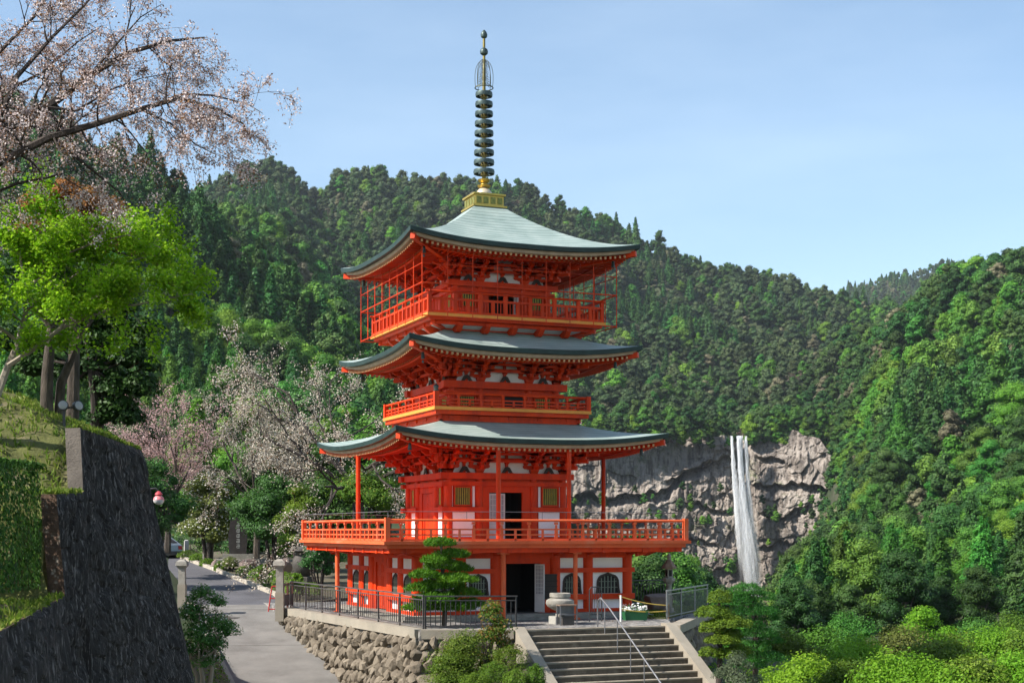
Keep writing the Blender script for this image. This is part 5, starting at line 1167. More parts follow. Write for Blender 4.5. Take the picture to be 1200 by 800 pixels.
# clipped layered shrubs right of the stairs
def pads(name, label, base, padlist, n, leaf, m, seed, bark=BARKD, aspect=.5, cat='shrub', up=.9, spike=False, fat=1.55):
    """cloud-pruned plant: flat pads (x,y,z,rx,rz) on bent limbs"""
    rng = np.random.default_rng(seed); t = thing(name, label, cat, base); b = MB(); zt = max(p_[2] for p_ in padlist); P, N, T, tp = [], [], [], []
    ar = np.array([p_[3] ** 2 for p_ in padlist]); ar = ar / ar.sum()
    trunk = [Vector((0, 0, -.3)), Vector((.08, .03, zt * .35)), Vector((-.06, -.03, zt * .7)), Vector((padlist[0][0] * .5, 0, zt))]; b.tube(trunk, [.10, .085, .06, .03], 8)
    for (x, y, z, rx, rz), f in zip(padlist, ar):
        s_ = trunk[1].lerp(trunk[3], max(0, min(1, (z - zt * .4) / (zt * .65)))); q = Vector((x, y, z)); b.tube([s_, s_.lerp(q, .55) + Vector((0, 0, -.08)), q], [.045, .03, .015], 6, False)
        k = int(n * f) + 30; dv = sphere_dirs(k, rng, .5); dv[:, 2] = np.where(dv[:, 2] < -.25, -.25 * rng.random(k), dv[:, 2]); rd = 1 - .3 * rng.random(k) ** 1.5
        bump_ = 1 + .16 * np.sin(dv[:, 0] * 7 + x * 5) * np.sin(dv[:, 1] * 6 + y * 9)
        rz_ = rz * (1.0 if rz > .3 else fat)
        P.append(np.array([x, y, z]) + dv * np.array([rx, rx, rz_]) * (rd * bump_)[:, None]); N.append(dv * .6 + rng.normal(size=(k, 3)) * .5 + [0, 0, up]); T.append(np.full(k, rng.random()) * .4 + .6 * rng.random(k))
        tp.append(dv * .8 + [0, 0, .7])
    P, N, T, tp = map(np.concatenate, (P, N, T, tp))
    if spike: N = rng.normal(size=N.shape)
    link('trunk', b.mesh('trunk', bark, True), t); link('foliage', leaf_cards(P, N, leaf, aspect, m, rng, T, 'foliage', tp if spike else None), t)
    return t
NEED = leafmat('pine_needles', [(.035, .12, .008), (.07, .20, .012), (.13, .29, .02)], .1, .3)
NEEDD = leafmat('deep_pine_needles', [(.022, .09, .014), (.042, .145, .022), (.075, .20, .032)], .1, .3)
pads('niwaki_pine', 'bright green cloud-pruned pine standing behind the dark railing', (-4.3, -7.3, .0), [(-.15, 0, 2.82, .56, .2), (.35, .1, 2.42, .62, .2), (-.35, -.1, 2.25, .5, .18), (.1, .2, 2.05, .7, .22), (.62, 0, 1.95, .42, .17), (-.65, 0, 1.75, .55, .2), (.35, -.25, 1.6, .7, .22), (.0, .2, 1.4, .8, .22), (-.8, .1, 1.3, .5, .2), (.75, .0, 1.1, .6, .2), (-.4, -.2, .95, .75, .22), (.35, .1, .65, .85, .2), (1.0, .1, .75, .5, .18), (-.85, .1, .65, .55, .18)], 21000, .17, NEED, 31, BARK, .16, 'pine tree', .5, True, 1.1)
pads('layered_azalea', 'yellow-green cloud-pruned azalea beside the right stair edge', at(842, 795, 44.5), [(0.05, 0, 2.45, .42, .2), (-.1, .1, 2.0, .62, .18), (.25, -.2, 1.7, .68, .18), (-.3, -.1, 1.55, .42, .18), (.55, .1, 1.3, .35, .14), (-.05, -.35, 1.2, .55, .16), (.2, -.4, .75, .5, .16), (-.45, -.2, .8, .35, .15), (.6, -.2, .85, .4, .15)], 22000, .058, leafmat('olive_azalea_leaves', [(.06, .13, .012), (.11, .19, .018), (.18, .26, .03)], .1, .35), 32, BARKD, .6, 'shrub', .9, False, 1.6)
pads('layered_pine', 'dark green layered pine right of the yellow azalea', at(884, 800, 46.5), [(-.1, .3, 2.95, .62, .26), (.25, .2, 2.75, .6, .22), (-.35, .2, 2.6, .55, .25), (.1, 0, 2.3, .78, .2), (.45, .1, 2.1, .5, .2), (-.3, 0, 1.9, .6, .18), (.1, -.2, 1.6, .6, .2), (.55, 0, 1.35, .5, .2), (-.1, -.1, 1.15, .6, .2), (.35, -.2, .8, .7, .22), (-.3, -.2, .6, .6, .2)], 16000, .11, NEEDD, 33, BARKD, .18, 'pine tree', .5, True, 1.1)
bush('grey_shrub', 'grey-green loose shrub at the foot of the right stair edge', 865, 765, 830, 62, 42.5, 5200, .06, GRYG, 34, 12, .5)
# shrubs left of the stairs
bush('heavenly_bamboo', 'thin-stemmed shrub with bronze and yellow leaves left of the stairs', 577, 703, 800, 68, 45.0, 4200, .075, AZALY, 35, 13, .5, extra=(REDL, .25, .075), stems=3)
bush('azalea_bush', 'loose yellow-green azalea under the dark railing left of the stairs', 548, 742, 812, 105, 44.2, 8500, .06, AZALY, 36, 20, .55)
bush('azalea_bush', 'green azalea spilling over the shaded wall corner', 530, 765, 830, 80, 43.4, 6500, .06, AZAL, 37, 16, .55)
for i, (px_, t0, t1, w_, d_, lb_) in enumerate(((598, 756, 815, 44, 43.6, 'dark clipped azalea ball nearest the stair edge'), (578, 775, 825, 36, 42.6, 'bright clipped azalea ball in front of the bronze shrub'), (604, 784, 825, 32, 42.2, 'small clipped azalea ball low beside the stairs'), (628, 778, 825, 24, 42.4, 'smallest clipped azalea ball touching the stair edge'), (556, 788, 830, 40, 42.0, 'low clipped azalea ball at the bottom of the picture'))):
    p_ = at(px_, t1, d_); H = (t1 - t0) / FPX * d_; W = w_ / FPX * d_
    pads('azalea_ball', lb_, p_, [(0, 0, H * .62, W * .5, H * .38)], 4200, .042, AZAL, 140 + i, BARKD, .6)
# clipped shrubs and hedges along the road
HEDGE = leafmat('clipped_hedge_leaves', [(.06, .13, .012), (.11, .21, .018), (.17, .28, .025)], .1, .3)
def hedge(name, label, pts, w_, h_, n, leaf, m, seed, rnd_=.3):
    rng = np.random.default_rng(seed); pts = [np.array(p_) for p_ in pts]; cum = [0]
    for a, c in zip(pts, pts[1:]): cum.append(cum[-1] + np.linalg.norm(c - a))
    s = rng.random(n) * cum[-1]; P, N = np.empty((n, 3)), np.empty((n, 3)); th = rng.uniform(-.15, 1.15, n) * math.pi
    for i in range(n):
        k = min(len(pts) - 2, int(np.searchsorted(cum, s[i]) - 1)); k = max(0, k); t_ = (s[i] - cum[k]) / (cum[k + 1] - cum[k]); c = pts[k] * (1 - t_) + pts[k + 1] * t_; tg = pts[k + 1] - pts[k]; sd_ = np.array([tg[1], -tg[0], 0]); sd_ /= np.linalg.norm(sd_)
        e = min(s[i], cum[-1] - s[i]); f = min(1, (e / (w_ * .6)) ** .5) if e < w_ * .6 else 1
        x, y = math.cos(th[i]), math.sin(th[i]); pw = 1 - rnd_; x = math.copysign(abs(x) ** pw, x); y = math.copysign(abs(y) ** pw, y)
        k_ = (1 - .12 * rng.random()) * (.96 + .08 * math.sin(s[i] * 3.1))
        P[i] = c + sd_ * x * w_ / 2 * f * k_ + np.array([0, 0, max(.02, y * h_ * (.55 + .45 * f) * k_)]); N[i] = sd_ * x + np.array([0, 0, y])
    t = thing(name, label, 'hedge', tuple(pts[0])); P -= pts[0]
    link('foliage', leaf_cards(P, N + rng.normal(size=(n, 3)) * .5, leaf, .6, m, rng, None, 'foliage'), t)
    b = MB(); q = [Vector(tuple(p_ - pts[0])) for p_ in pts]
    for a, c in zip(q, q[1:]):
        for i in range(5): p_ = a.lerp(c, (i + .5) / 5); b.tube([p_ + Vector((0, 0, -.1)), p_ + Vector((.03, .02, h_ * .75))], [.03, .012], 5)
    link('stems', b.mesh('stems', BARKD), t); return t
hp = [at(268, 679, 79.5), at(288, 684, 75.5), at(308, 690, 71.5), at(322, 695, 69.0)]; hp = [p_ + Vector((1.0, .35, .1)) for p_ in hp]
hedge('clipped_hedge', 'long bright green clipped hedge along the road kerb', [tuple(p_) for p_ in hp], 1.7, .75, 9000, .07, HEDGE, 41)
hedge('clipped_hedge', 'short clipped hedge behind the brown gate and the railing', [tuple(at(338, 693, 68)), tuple(at(372, 697, 66))], 1.0, .6, 4200, .06, HEDGE, 42)
hedge('clipped_hedge', 'green hedge bank at the top of the road', [tuple(at(190, 648, 104)), tuple(at(238, 655, 98))], 1.8, 1.9, 6000, .10, CAMEL, 43)
for i, (px_, py_, d_, w_, h_, lb_) in enumerate(((222, 658, 91, 30, 14, 'pale clipped ball shrub farthest up the kerb'), (233, 661, 88, 24, 13, 'second clipped ball shrub from the top of the kerb'), (243, 665.5, 85, 20, 9, 'low clipped ball shrub before the reddish rock'), (258, 671.5, 81, 16, 11, 'small bright clipped ball at the hedge end'), (270, 671, 80.5, 19, 19, 'taller olive clipped ball right of the reddish rock'))):
    p_ = at(px_, py_, d_); W = w_ / FPX * d_; H = h_ / FPX * d_; pads('clipped_ball', lb_, p_, [(0, 0, H * .5, W * .5, H * .5)], 2400, .07, AZAL if i != 4 else OLIVE, 150 + i, BARKD, .6)
bush('leafy_plant', 'big fresh green leafy plant behind the tall gate pillar', 346, 672, 696, 20, 66, 500, .22, HEDGE, 44, 6, .55); bush('leafy_plant', 'bright leafy plant just left of the tall gate pillar', 309, 662, 682, 20, 73, 500, .2, HEDGE, 45, 6, .55); bush('leafy_plant', 'small leafy plant at the foot of the stele', 271, 644, 658, 14, 82.5, 350, .2, HEDGE, 46, 5, .55)
for px_, t0, t1, w_, d_, m_, lb_ in ((292, 618, 662, 70, 95, CAMEL, 'dark undergrowth bush behind the dark stele'), (338, 622, 668, 70, 92, AZAL, 'green undergrowth bush under the glossy garden tree'), (385, 622, 678, 80, 90, CAMEL, 'deep green bush behind the urn and the balcony post'), (252, 626, 658, 60, 99, LEAFD, 'dark bush behind the thin marker post'), (430, 610, 680, 80, 88, LEAFD, 'dark bush hidden behind the left rail of the balcony')):
    bush('undergrowth_bush', lb_, px_, t0, t1, w_, d_, 5000, .14, m_, 300 + px_, 12)
verge('garden_cover', ((262, 672, 84), (480, 672, 84), (480, 652, 112), (218, 655, 102)), 9000, .16, CAMEL, 95) if False else None
# white-flowered bush at the near wall end
bush('white_flowered_bush', 'bush with small white flowers between the black wall and the road', 238, 682, 800, 74, 41, 9500, .075, CAMEL, 47, 26, .5, extra=(WHITE, .05, .05), bark=BARKP, stems=5)
# ------------------------------------------------------------------ on the bank at the left
hc = at(-24, 692, 23.4)
def tall_hedge():
    rng = np.random.default_rng(51); t = thing('clipped_hedge', 'tall square-cut dark green hedge at the left picture edge', 'hedge', (hc.x, hc.y, hc.z)); n = 15000; P, N, tp = [], [], []
    H = 2.12; wx_, wy_ = 1.15, 1.6
    for i in range(n):
        f = rng.random(); j = rng.uniform(-.07, .03)
        if f < .25: p_ = (rng.uniform(-wx_, .62), rng.uniform(-wy_, wy_), H + j); q = (0, 0, 1)
        else:
            a = rng.uniform(0, 6.283); c_, s_ = math.cos(a), math.sin(a); k = (abs(c_) ** 5 + abs(s_) ** 5) ** -.2; p_ = (-.26 + (.88 + j) * c_ * k, (wy_ + j) * s_ * k, rng.uniform(0, H)); q = (c_, s_, .25)
        p_ = Matrix.Rotation(-R(YAW), 3, 'Z') @ Vector(p_); q = Matrix.Rotation(-R(YAW), 3, 'Z') @ Vector(q); P.append(tuple(p_)); N.append(tuple(q)); tp.append((0, 0, 1))
    link('foliage', leaf_cards(P, np.array(N) + rng.normal(size=(n, 3)) * .45, .085, .42, leafmat('tall_hedge_leaves', [(.014, .05, .008), (.03, .09, .012), (.06, .14, .018)], .1, .25), rng, None, 'foliage', tp), t)
    b = MB()
    for i in range(4): b.tube([(-.26, -1.1 + .7 * i, -.1), (-.26, -1.1 + .7 * i, H - .2)], [.05, .02], 6)
    link('stems', b.mesh('stems', BARKD), t)
tall_hedge()
def limb_path(q, d0, d1): return [np.array(at(x, y, d0 + (d1 - d0) * i / max(1, len(q) - 1))) for i, (x, y) in enumerate(q)]
def guided_tree(name, label, cat, mains, bark, seed, ln, depth, sub, n, leafsize, leafm, jit, extra=None, aspect=.7, droop=.02, flat=None, base_rad=.11, leafname='leaves', up=.3, spread=.6):
    """main limbs that follow the tree's own lines, each sprouting smaller ones"""
    rng = np.random.default_rng(seed); segs, tips = [], []; base = mains[0][0][0]
    for path, r0, r1, skip in mains:
        m_ = len(path); rad = [r0 + (r1 - r0) * i / (m_ - 1) for i in range(m_)]; segs.append((path, rad, 5))
        for i in range(1, m_):
            sd_ = path[i] - path[i - 1]; L_ = np.linalg.norm(sd_); sd_ = sd_ / L_; k = max(1, int(L_ * sub))
            if i < skip: continue
            for j in range(k):
                p_ = path[i - 1] + (path[i] - path[i - 1]) * rng.random(); ax = rng.normal(size=3); 
                if flat is not None: ax[2] *= flat
                ax -= ax.dot(sd_) * sd_; ax /= np.linalg.norm(ax); nd = sd_ * rng.uniform(.2, .9) + ax; nd /= np.linalg.norm(nd)
                grow(rng, p_, nd, ln * rng.uniform(.5, 1.2), rad[i] * .42, depth, segs, tips, droop, spread, (2, 4), 4, .15)
        for q in path[max(skip, m_ - 2):]: tips.append((q, sd_, 0))
    t = thing(name, label, cat, tuple(base)); segs = [([p_ - base for p_ in s[0]], s[1], s[2]) for s in segs]; link('trunk', limbs_mesh(segs, bark, .0035), t)
    q = np.array([x[0] for x in tips]) - base; pk = rng.integers(0, len(q), n); P = q[pk] + rng.normal(size=(n, 3)) * jit; Nn = rng.normal(size=(n, 3)) * .7 + [0, 0, up]
    link(leafname, leaf_cards(P, Nn, leafsize, aspect, leafm, rng, None, leafname), t)
    if extra:
        em, en, es, nm = extra; pk = rng.integers(0, len(q), en); link(nm, leaf_cards(q[pk] + rng.normal(size=(en, 3)) * jit, rng.normal(size=(en, 3)), es, .5, em, rng, None, nm), t)
    return t
# the big cherry reaching in from the upper left
C_ = [(limb_path([(-190, 430), (-150, 300), (-90, 215), (-10, 158), (55, 126), (105, 88), (150, 62), (200, 48), (240, 44)], 27, 28), .16, .014, 3),
      (limb_path([(-100, 225), (-20, 200), (60, 160), (110, 146), (165, 128), (210, 115), (255, 128), (285, 145), (296, 168)], 27, 26), .09, .008, 2),
      (limb_path([(-10, 158), (20, 90), (60, 45), (100, 5), (130, -30)], 27, 28.5), .06, .01, 1), (limb_path([(-90, 215), (-60, 120), (-10, 70), (40, 20), (70, -30)], 27, 29), .08, .012, 1),
      (limb_path([(105, 88), (140, 48), (165, 20), (190, 5)], 27.5, 28), .028, .006, 1), (limb_path([(165, 128), (215, 110), (250, 112), (290, 122), (308, 133)], 26.5, 26), .03, .005, 1),
      (limb_path([(165, 128), (200, 145), (230, 170), (255, 182)], 26.5, 26), .024, .005, 1), (limb_path([(60, 160), (90, 185), (115, 205), (140, 225), (148, 240)], 27, 28), .04, .006, 1), (limb_path([(-100, 225), (-40, 240), (20, 215), (70, 205), (110, 230)], 27, 29), .05, .008, 1),
      (limb_path([(55, 126), (90, 130), (130, 105), (165, 92), (205, 85)], 27, 28), .03, .005, 1), (limb_path([(-60, 120), (0, 110), (50, 85), (90, 50), (120, 30)], 28, 29), .04, .006, 1)]
guided_tree('cherry_tree', 'large cherry tree whose pink blossoming branches reach in from the upper left', 'cherry tree', C_, BARKD, 61, .8, 2, 6.5, 35000, .042, PINK, .05, (BUD, 14000, .05, 'young_leaves'), .85, .035, None, leafname='blossoms')
# the maple, its fresh leaves in flat sprays
M_ = [(limb_path([(-6, 470), (8, 432), (22, 400), (30, 365), (28, 335), (24, 300), (26, 255)], 29.4, 29.6), .085, .012, 3), (limb_path([(10, 428), (45, 405), (70, 385), (100, 372), (130, 362), (165, 356), (205, 348), (226, 344)], 29.3, 28.6), .055, .006, 2),
      (limb_path([(70, 385), (85, 360), (120, 345), (160, 335), (205, 320)], 29, 29.2), .03, .006, 1), (limb_path([(28, 335), (52, 325), (70, 300), (110, 285), (150, 275), (188, 290)], 29.6, 29.2), .035, .006, 1), (limb_path([(26, 300), (-20, 270), (-60, 250)], 29.6, 29), .03, .008, 1),
      (limb_path([(30, 365), (60, 340), (95, 318), (140, 306), (185, 300)], 29.6, 30), .03, .006, 1), (limb_path([(26, 300), (50, 270), (85, 250), (120, 262), (150, 258)], 29.6, 29.9), .025, .006, 1), (limb_path([(26, 255), (20, 230), (12, 212)], 29.6, 29.6), .015, .005, 1), (limb_path([(22, 400), (-20, 370), (-70, 350)], 29.5, 28.5), .04, .01, 1)]
guided_tree('maple_tree', 'maple with fresh bright green leaves leaning out over the black wall', 'maple tree', M_, BARKP, 62, .66, 2, 4.6, 36000, .085, MAPLE, .10, None, .75, .0, .35, up=1.0)
b_ = at(100, 470, 34)
garden_tree('bronze_tree', 'tree with bronze-red young leaves behind the top of the maple', at(85, 470, 33), 3.2, 2.5, 3.6, 14000, .07, leafmat('bronze_crown_leaves', [(.22, .09, .03), (.32, .15, .045), (.36, .21, .06)], .05, .4), BARK, 63, 18, 1, lobes=[(q_.x, q_.y, q_.z, r_) for q_, r_ in ((at(x, y, 33) - at(85, 470, 33), r_) for x, y, r_ in ((50, 240, .5), (80, 228, .45), (105, 240, .5), (128, 250, .45), (85, 262, .55), (45, 270, .5), (150, 272, .38), (120, 285, .45), (168, 296, .28), (186, 306, .2)))])
E2 = at(112, 500, 35)
garden_tree('evergreen_tree', 'dark leafy evergreen standing on top of the black wall', E2, 4.4, 4.2, .9, 26000, .10, leafmat('deep_evergreen_leaves', [(.012, .04, .008), (.024, .07, .012), (.05, .12, .018)], .1, .25, .35, spec=.45), BARKD, 64, 20, 2, lobes=[(q_.x, q_.y, q_.z, r_) for q_, r_ in ((at(x, y, 35) - E2, r_) for x, y, r_ in ((120, 400, .55), (150, 420, .6), (165, 455, .5), (130, 455, .6), (110, 430, .6), (150, 490, .42), (120, 490, .4), (85, 400, .55), (60, 395, .6), (165, 400, .4), (100, 375, .6), (30, 400, .55), (175, 430, .3), (135, 380, .45), (150, 360, .35), (40, 430, .6), (10, 400, .6), (80, 440, .5), (170, 385, .4), (100, 345, .5), (60, 350, .5), (140, 475, .5)))])  # leaves of a deeper green than the other evergreens
for i, (x, y0, y1, rr_, lb_) in enumerate(((54, 500, 385, .13, 'thick pale grey trunk of the tree nearest the flood lights'), (66, 502, 395, .10, 'thinner twin trunk just right of the thick grey trunk'))):
    p_ = at(x, y0, 31.5 + .3 * i); t = thing('bank_tree', lb_, 'tree', p_); q_ = at(x + 6 + 22 * i, y1, 31.5) - p_; b = MB(); b.tube([(0, 0, -.4), (q_.x * .2, q_.y * .2, q_.z * .5), tuple(q_)], [rr_ * 1.25, rr_, rr_ * .7], 9); b.tube([tuple(q_), (q_.x + .6, q_.y, q_.z + 1.0)], [rr_ * .6, rr_ * .3], 6); b.tube([tuple(q_), (q_.x - .7, q_.y, q_.z + 1.1)], [rr_ * .6, rr_ * .3], 6); link('trunk', b.mesh('trunk', BARK, True), t)
    rng = np.random.default_rng(160 + i); lb2 = [(q_.x + rng.normal() * .6, q_.y + rng.normal() * .5, q_.z + .9 + rng.random() * .8, .5) for _ in range(7)]; P, dd, tn = lobed_crown(rng, lb2, 4500); link('crown', leaf_cards(P, dd + rng.normal(size=dd.shape) * .5, .09, .5, LEAFD, rng, tn, 'crown'), t)
# grass: tufts on the bank, one mass
rng = np.random.default_rng(88); n = 26000
gr, gdp = rng.uniform(-16, -6.6, n), rng.uniform(15, 36, n); lim2 = np.interp(gdp, [14, 18, 25.1, 25.11, 27, 27.05, 33, 36], [-6.45, -7.0, -8.05, -8.25, -8.35, -8.45, -9.0, -9.6]); ok = gr < lim2 - .08
den = fbm(gr * 1.3, gdp * 1.3, 90, 3); ok &= (den > .44) | (gdp > 28) & (den > .38) | (gdp < 25.1); gr, gdp = gr[ok], gdp[ok]; GZ = bank_z(gr, gdp) + (fbm(gr * .9, gdp * .9, 71, 4) - .5) * .35 - .0
gxx, gyy = CAM.x + gr * cs + gdp * sn, CAM.y - gr * sn + gdp * cs; P = np.stack([gxx, gyy, GZ + .05], 1)
GRASS = leafmat('grass_blades', [(.07, .13, .012), (.13, .21, .02), (.24, .26, .06)], .05, .4)
tag(link('grass', leaf_cards(P, rng.normal(size=P.shape) * [1, 1, .3], .16, .22, GRASS, rng, None, 'grass', np.tile([0, 0, 1.0], (len(P), 1)) + rng.normal(size=P.shape) * .5)), kind='stuff')
n = 9000; q_ = rng.random((n, 2)); gx_, gy_ = 4.3 + 4.9 * q_[:, 0], -6.0 + 8 * q_[:, 1]; ok = (gx_ + gy_ * -.0 > 4.4) & (gy_ > -6.2 + (gx_ - 4.9) * 1.1); P = np.stack([gx_[ok], gy_[ok], np.full(ok.sum(), .08)], 1)
tag(link('lawn_grass', leaf_cards(P, rng.normal(size=P.shape) * [1, 1, .3], .12, .25, GRASS, rng, None, 'grass', np.tile([0, 0, 1.0], (len(P), 1)))), kind='stuff')
# rough ground cover on the earth beside the stairs and the left road verge
def verge(name, corners, n, leaf, m, seed):
    rng = np.random.default_rng(seed); a, b_, c, d_ = (np.array(at(*q)) for q in corners); u, v = rng.random((n, 1)), rng.random((n, 1)); P = (a * (1 - u) + b_ * u) * (1 - v) + (d_ * (1 - u) + c * u) * v + rng.normal(size=(n, 3)) * [.05, .05, .06]
    tag(link(name, leaf_cards(P, rng.normal(size=(n, 3)) * .7 + [0, 0, 1], leaf, .5, m, rng, None, 'leaves')), kind='stuff')
    b = MB(); b.grid([[tuple(a), tuple(b_)], [tuple(d_), tuple(c)]]); struct(b.build(name + '_ground', GARD))
verge('verge_grass', ((215, 845, 40), (292, 845, 46), (250, 760, 54.5), (205, 745, 52)), 4200, .10, HEDGE, 91)
verge('ground_cover', ((470, 860, 40.5), (640, 850, 41), (625, 775, 45.5), (495, 790, 45.8)), 4200, .09, AZAL, 92)
verge('scrub_cover', ((800, 880, 40), (1260, 880, 40), (1260, 770, 74), (830, 770, 60)), 26000, .13, LEAFY, 93)

# grass and weeds along the top of the tall wall
rng = np.random.default_rng(97); P = []
for a_, c_, k in (((94, 501, 27.05), (166, 527, 33), 900), ((66, 579, 25.25), (97, 577, 26.95), 260), ((-150, 822, 14.05), (76, 698, 25.15), 700)):
    a_, c_ = np.array(at(*a_)), np.array(at(*c_)); P.append(a_ + (c_ - a_) * rng.random((k, 1)) + np.array([-cs, sn, 0]) * np.abs(rng.normal(size=(k, 1))) * .12 + [0, 0, .03])
P = np.concatenate(P); tag(link('wall_top_grass', leaf_cards(P, rng.normal(size=P.shape) * [1, 1, .3], .15, .3, GRASS, rng, None, 'grass', np.tile([.1, 0, .8], (len(P), 1)) + rng.normal(size=P.shape) * .6)), kind='stuff')
# fallen petals and leaves on the stairs, the plaza and the road
rng = np.random.default_rng(94); P = []
for i in range(15):
    k = 46; P.append(np.stack([rng.uniform(-2.3, 2.8, k), -9.76 - .32 * (i + 1) + .32 * rng.random(k) ** .5 * .98 + .01, np.full(k, -.19 * i - .194 + .006)], 1))
k = 700; P.append(np.stack([rng.uniform(-5.4, 4.4, k), rng.uniform(-9.3, -5.1, k), np.full(k, .006)], 1))
P = np.concatenate(P); LIT = leafmat('fallen_leaves', [(.10, .06, .03), (.22, .15, .08), (.48, .38, .34)], .1, .1)
tag(link('fallen_leaves', leaf_cards(P + [0, 0, .006], rng.normal(size=P.shape) * .15 + [0, 0, 1], .05, .6, LIT, rng, None, 'fallen_leaves')), kind='stuff')
# ================================================================== things on the plaza and along the road
def gz_road(px, d):
    for i in range(len(RR) - 1):
        if RR[i][2] <= d <= RR[i + 1][2]:
            t_ = (d - RR[i][2]) / (RR[i + 1][2] - RR[i][2]); return at(*RR[i]).lerp(at(*RR[i + 1]), t_).z
    return 0
def railing_run(name, label, P, Q, h, sp, zoff=0, top2=True, rb=.012, m=METL, group=None):
    P, Q = Vector(P), Vector(Q); t = thing(name, label, 'railing', P, 0, group); Q = Q - P; P = Vector((0, 0, 0)); ln = Q.length; n = max(1, int(ln / 1.9))
    up = Vector((0, 0, 1)); e0, e1 = P - Q.normalized() * .05, Q + Q.normalized() * .05
    b = MB(); b.beam(e0 + up * h, e1 + up * h, .07, .045); b.build('top_rail', m, t)
    b = MB(); 
    if top2: b.beam(P + up * (h - .14), Q + up * (h - .14), .035, .03)
    b.beam(P + up * .1, Q + up * .1, .035, .03); b.build('cross_rails', m, t)
    for i in range(n + 1):
        p = P.lerp(Q, i / n); b = MB(); b.beam(p + up * .0, p + up * (h - .02), .05, .05, (1, 0, 0)); b.build('post', m, t)
    b = MB(); k = int(ln / sp)
    for i in range(1, k): p = P.lerp(Q, i / k); b.beam(p + up * .1, p + up * (h - .14 if top2 else h), rb * 2, rb * 2, (1, 0, 0))
    b.build('balusters', m, t)
    return t
RAILM = mat('grey_brown_railing', (.075, .068, .066), .45, .2, 4)
railing_run('metal_railing', 'long dark metal railing on top of the sunlit rubble wall', (-6.33, 6.2, .03), (-5.42, -8.45, .03), 1.1, .2, m=RAILM)
railing_run('metal_railing', 'dark metal railing in front of the niwaki pine ending beside the stairs', (-5.36, -8.5, .03), (-2.55, -9.5, .03), 1.08, .16)
railing_run('metal_railing', 'densely barred metal railing beside the stone lantern right of the stairs', (4.75, -6.4, .0), (9.15, -1.75, .0), 1.05, .17, rb=.006, m=mat('grey_green_railing', (.20, .21, .21), .4, .2, 4, metal=.3))
railing_run('metal_railing', 'black railing behind the stone lantern at the far plaza edge', (5.05, 1.8, .0), (9.5, 2.15, .0), 1.12, .14)
# hooped barrier and the stair handrail
t = thing('barrier_railing', 'small black hooped railing standing in front of the right arched window', 'railing', (1.75, -6.6, 0))
b = MB(); b.tube([(-.25, 0, 0), (-.25, 0, 1.15), (-.18, 0, 1.24), (.18, .1, 1.24), (.3, .13, 1.05), (.3, .13, 0)], .022, 8); b.build('frame', METL, t)
b = MB()
for i in range(1, 5): b.tube([(-.25 + .11 * i, .026 * i, .25), (-.25 + .11 * i, .026 * i, 1.2)], .01, 5)
b.tube([(-.25, 0, .25), (.3, .13, .25)], .014, 6); b.build('bars', METL, t)
t = thing('stair_handrail', 'grey steel handrail running down the middle of the stairs', 'handrail', (.55, -9.75, 0))
hr = [(0, .5, .0), (0, .5, .82), (0, .42, .93), (0, .3, .97), (0, .12, .93), (0, -.4, .55 + .13), (0, -4.2, .68 - 3.8 * .594)]
b = MB(); b.tube(hr, .026, 8); b.tube([(0, .3, .99), (0, .22, .99), (0, .12, .93)], .022, 6); b.build('rail', GREY, t, True)
for y in (-.05, -1.0, -1.95, -2.9, -3.9):
    i = math.ceil(max(0, -y) / .32); zb = -.19 * i if y < 0 else 0; zt = .68 + (y + .4) * .594 if y < -.4 else .84
    b = MB(); b.tube([(0, y, zb), (0, y, zt)], .018, 7); b.build('post', GREY, t)
# incense burner, its table, lantern, flower box, rope, rock
t = thing('incense_burner', 'big round stone incense burner on a square base before the pagoda door', 'incense burner', (.05, -7.25, 0)); t.scale = (.84, .84, .84)
b = MB(); b.box((0, 0, .16), (.72, .72, .32)); b.build('base_block', mat('pale_granite', (.32, .305, .27), .85, .15, 5, .3, 30), t)
b = MB(); b.lathe([(.17, .32), (.2, .36), (.15, .5), (.2, .56), (.36, .62), (.52, .72), (.6, .86), (.58, .98), (.47, 1.05), (.40, 1.07), (.40, 1.10)], n=28); b.build('bowl', STON, t, True)
b = MB(); b.lathe([(.39, 1.10), (.44, 1.12), (.44, 1.27), (.39, 1.29), (.33, 1.29), (.33, 1.2)], n=28); b.build('rim', STON, t, True)
for s in (-1, 1):
    b = MB(); b.tube([(s * .55, 0, .95), (s * .68, 0, 1.02), (s * .66, 0, 1.14), (s * .45, 0, 1.16)], .045, 8); b.build('handle', STON, t, True) if False else None
t = thing('offering_stand', 'small grey metal offering stand in front of the incense burner', 'stand', (.0, -7.95, 0), R(-3)); t.scale = (.86, .86, .86)
b = MB(); b.b2(-.38, .38, -.22, .22, .78, .82); b.build('top', mat('worn_wood_top', (.20, .14, .10), .7, .3, 6), t)
for x in (-.35, .35):
    for y in (-.19, .19): b = MB(); b.b2(x - .022, x + .022, y - .022, y + .022, 0, .78); b.build('leg', GREY, t)
b = MB(); b.b2(-.33, .33, -.2, .2, .42, .45); b.b2(-.33, .33, .19, .2, .47, .76); b.build('shelf', GREY, t)
b = MB(); b.b2(-.25, .25, -.15, .15, .0, .3); b.b2(-.28, .28, -.17, .17, .3, .34); b.build('box', DKST, t)
t = thing('stone_lantern', 'grey stone lantern with brown cap behind the dense railing', 'lantern', (6.2, -3.9, 0)); t.scale = (.62, .62, 1.0)
b = MB(); b.lathe([(.42, 0), (.42, .12), (.33, .16), (.30, .28)], n=6); b.build('base', STON, t)
b = MB(); b.lathe([(.17, .28), (.2, .34), (.16, .42), (.155, .7), (.19, .74), (.155, .78), (.16, 1.14), (.2, 1.2)], n=18); b.build('shaft', STON, t, True)
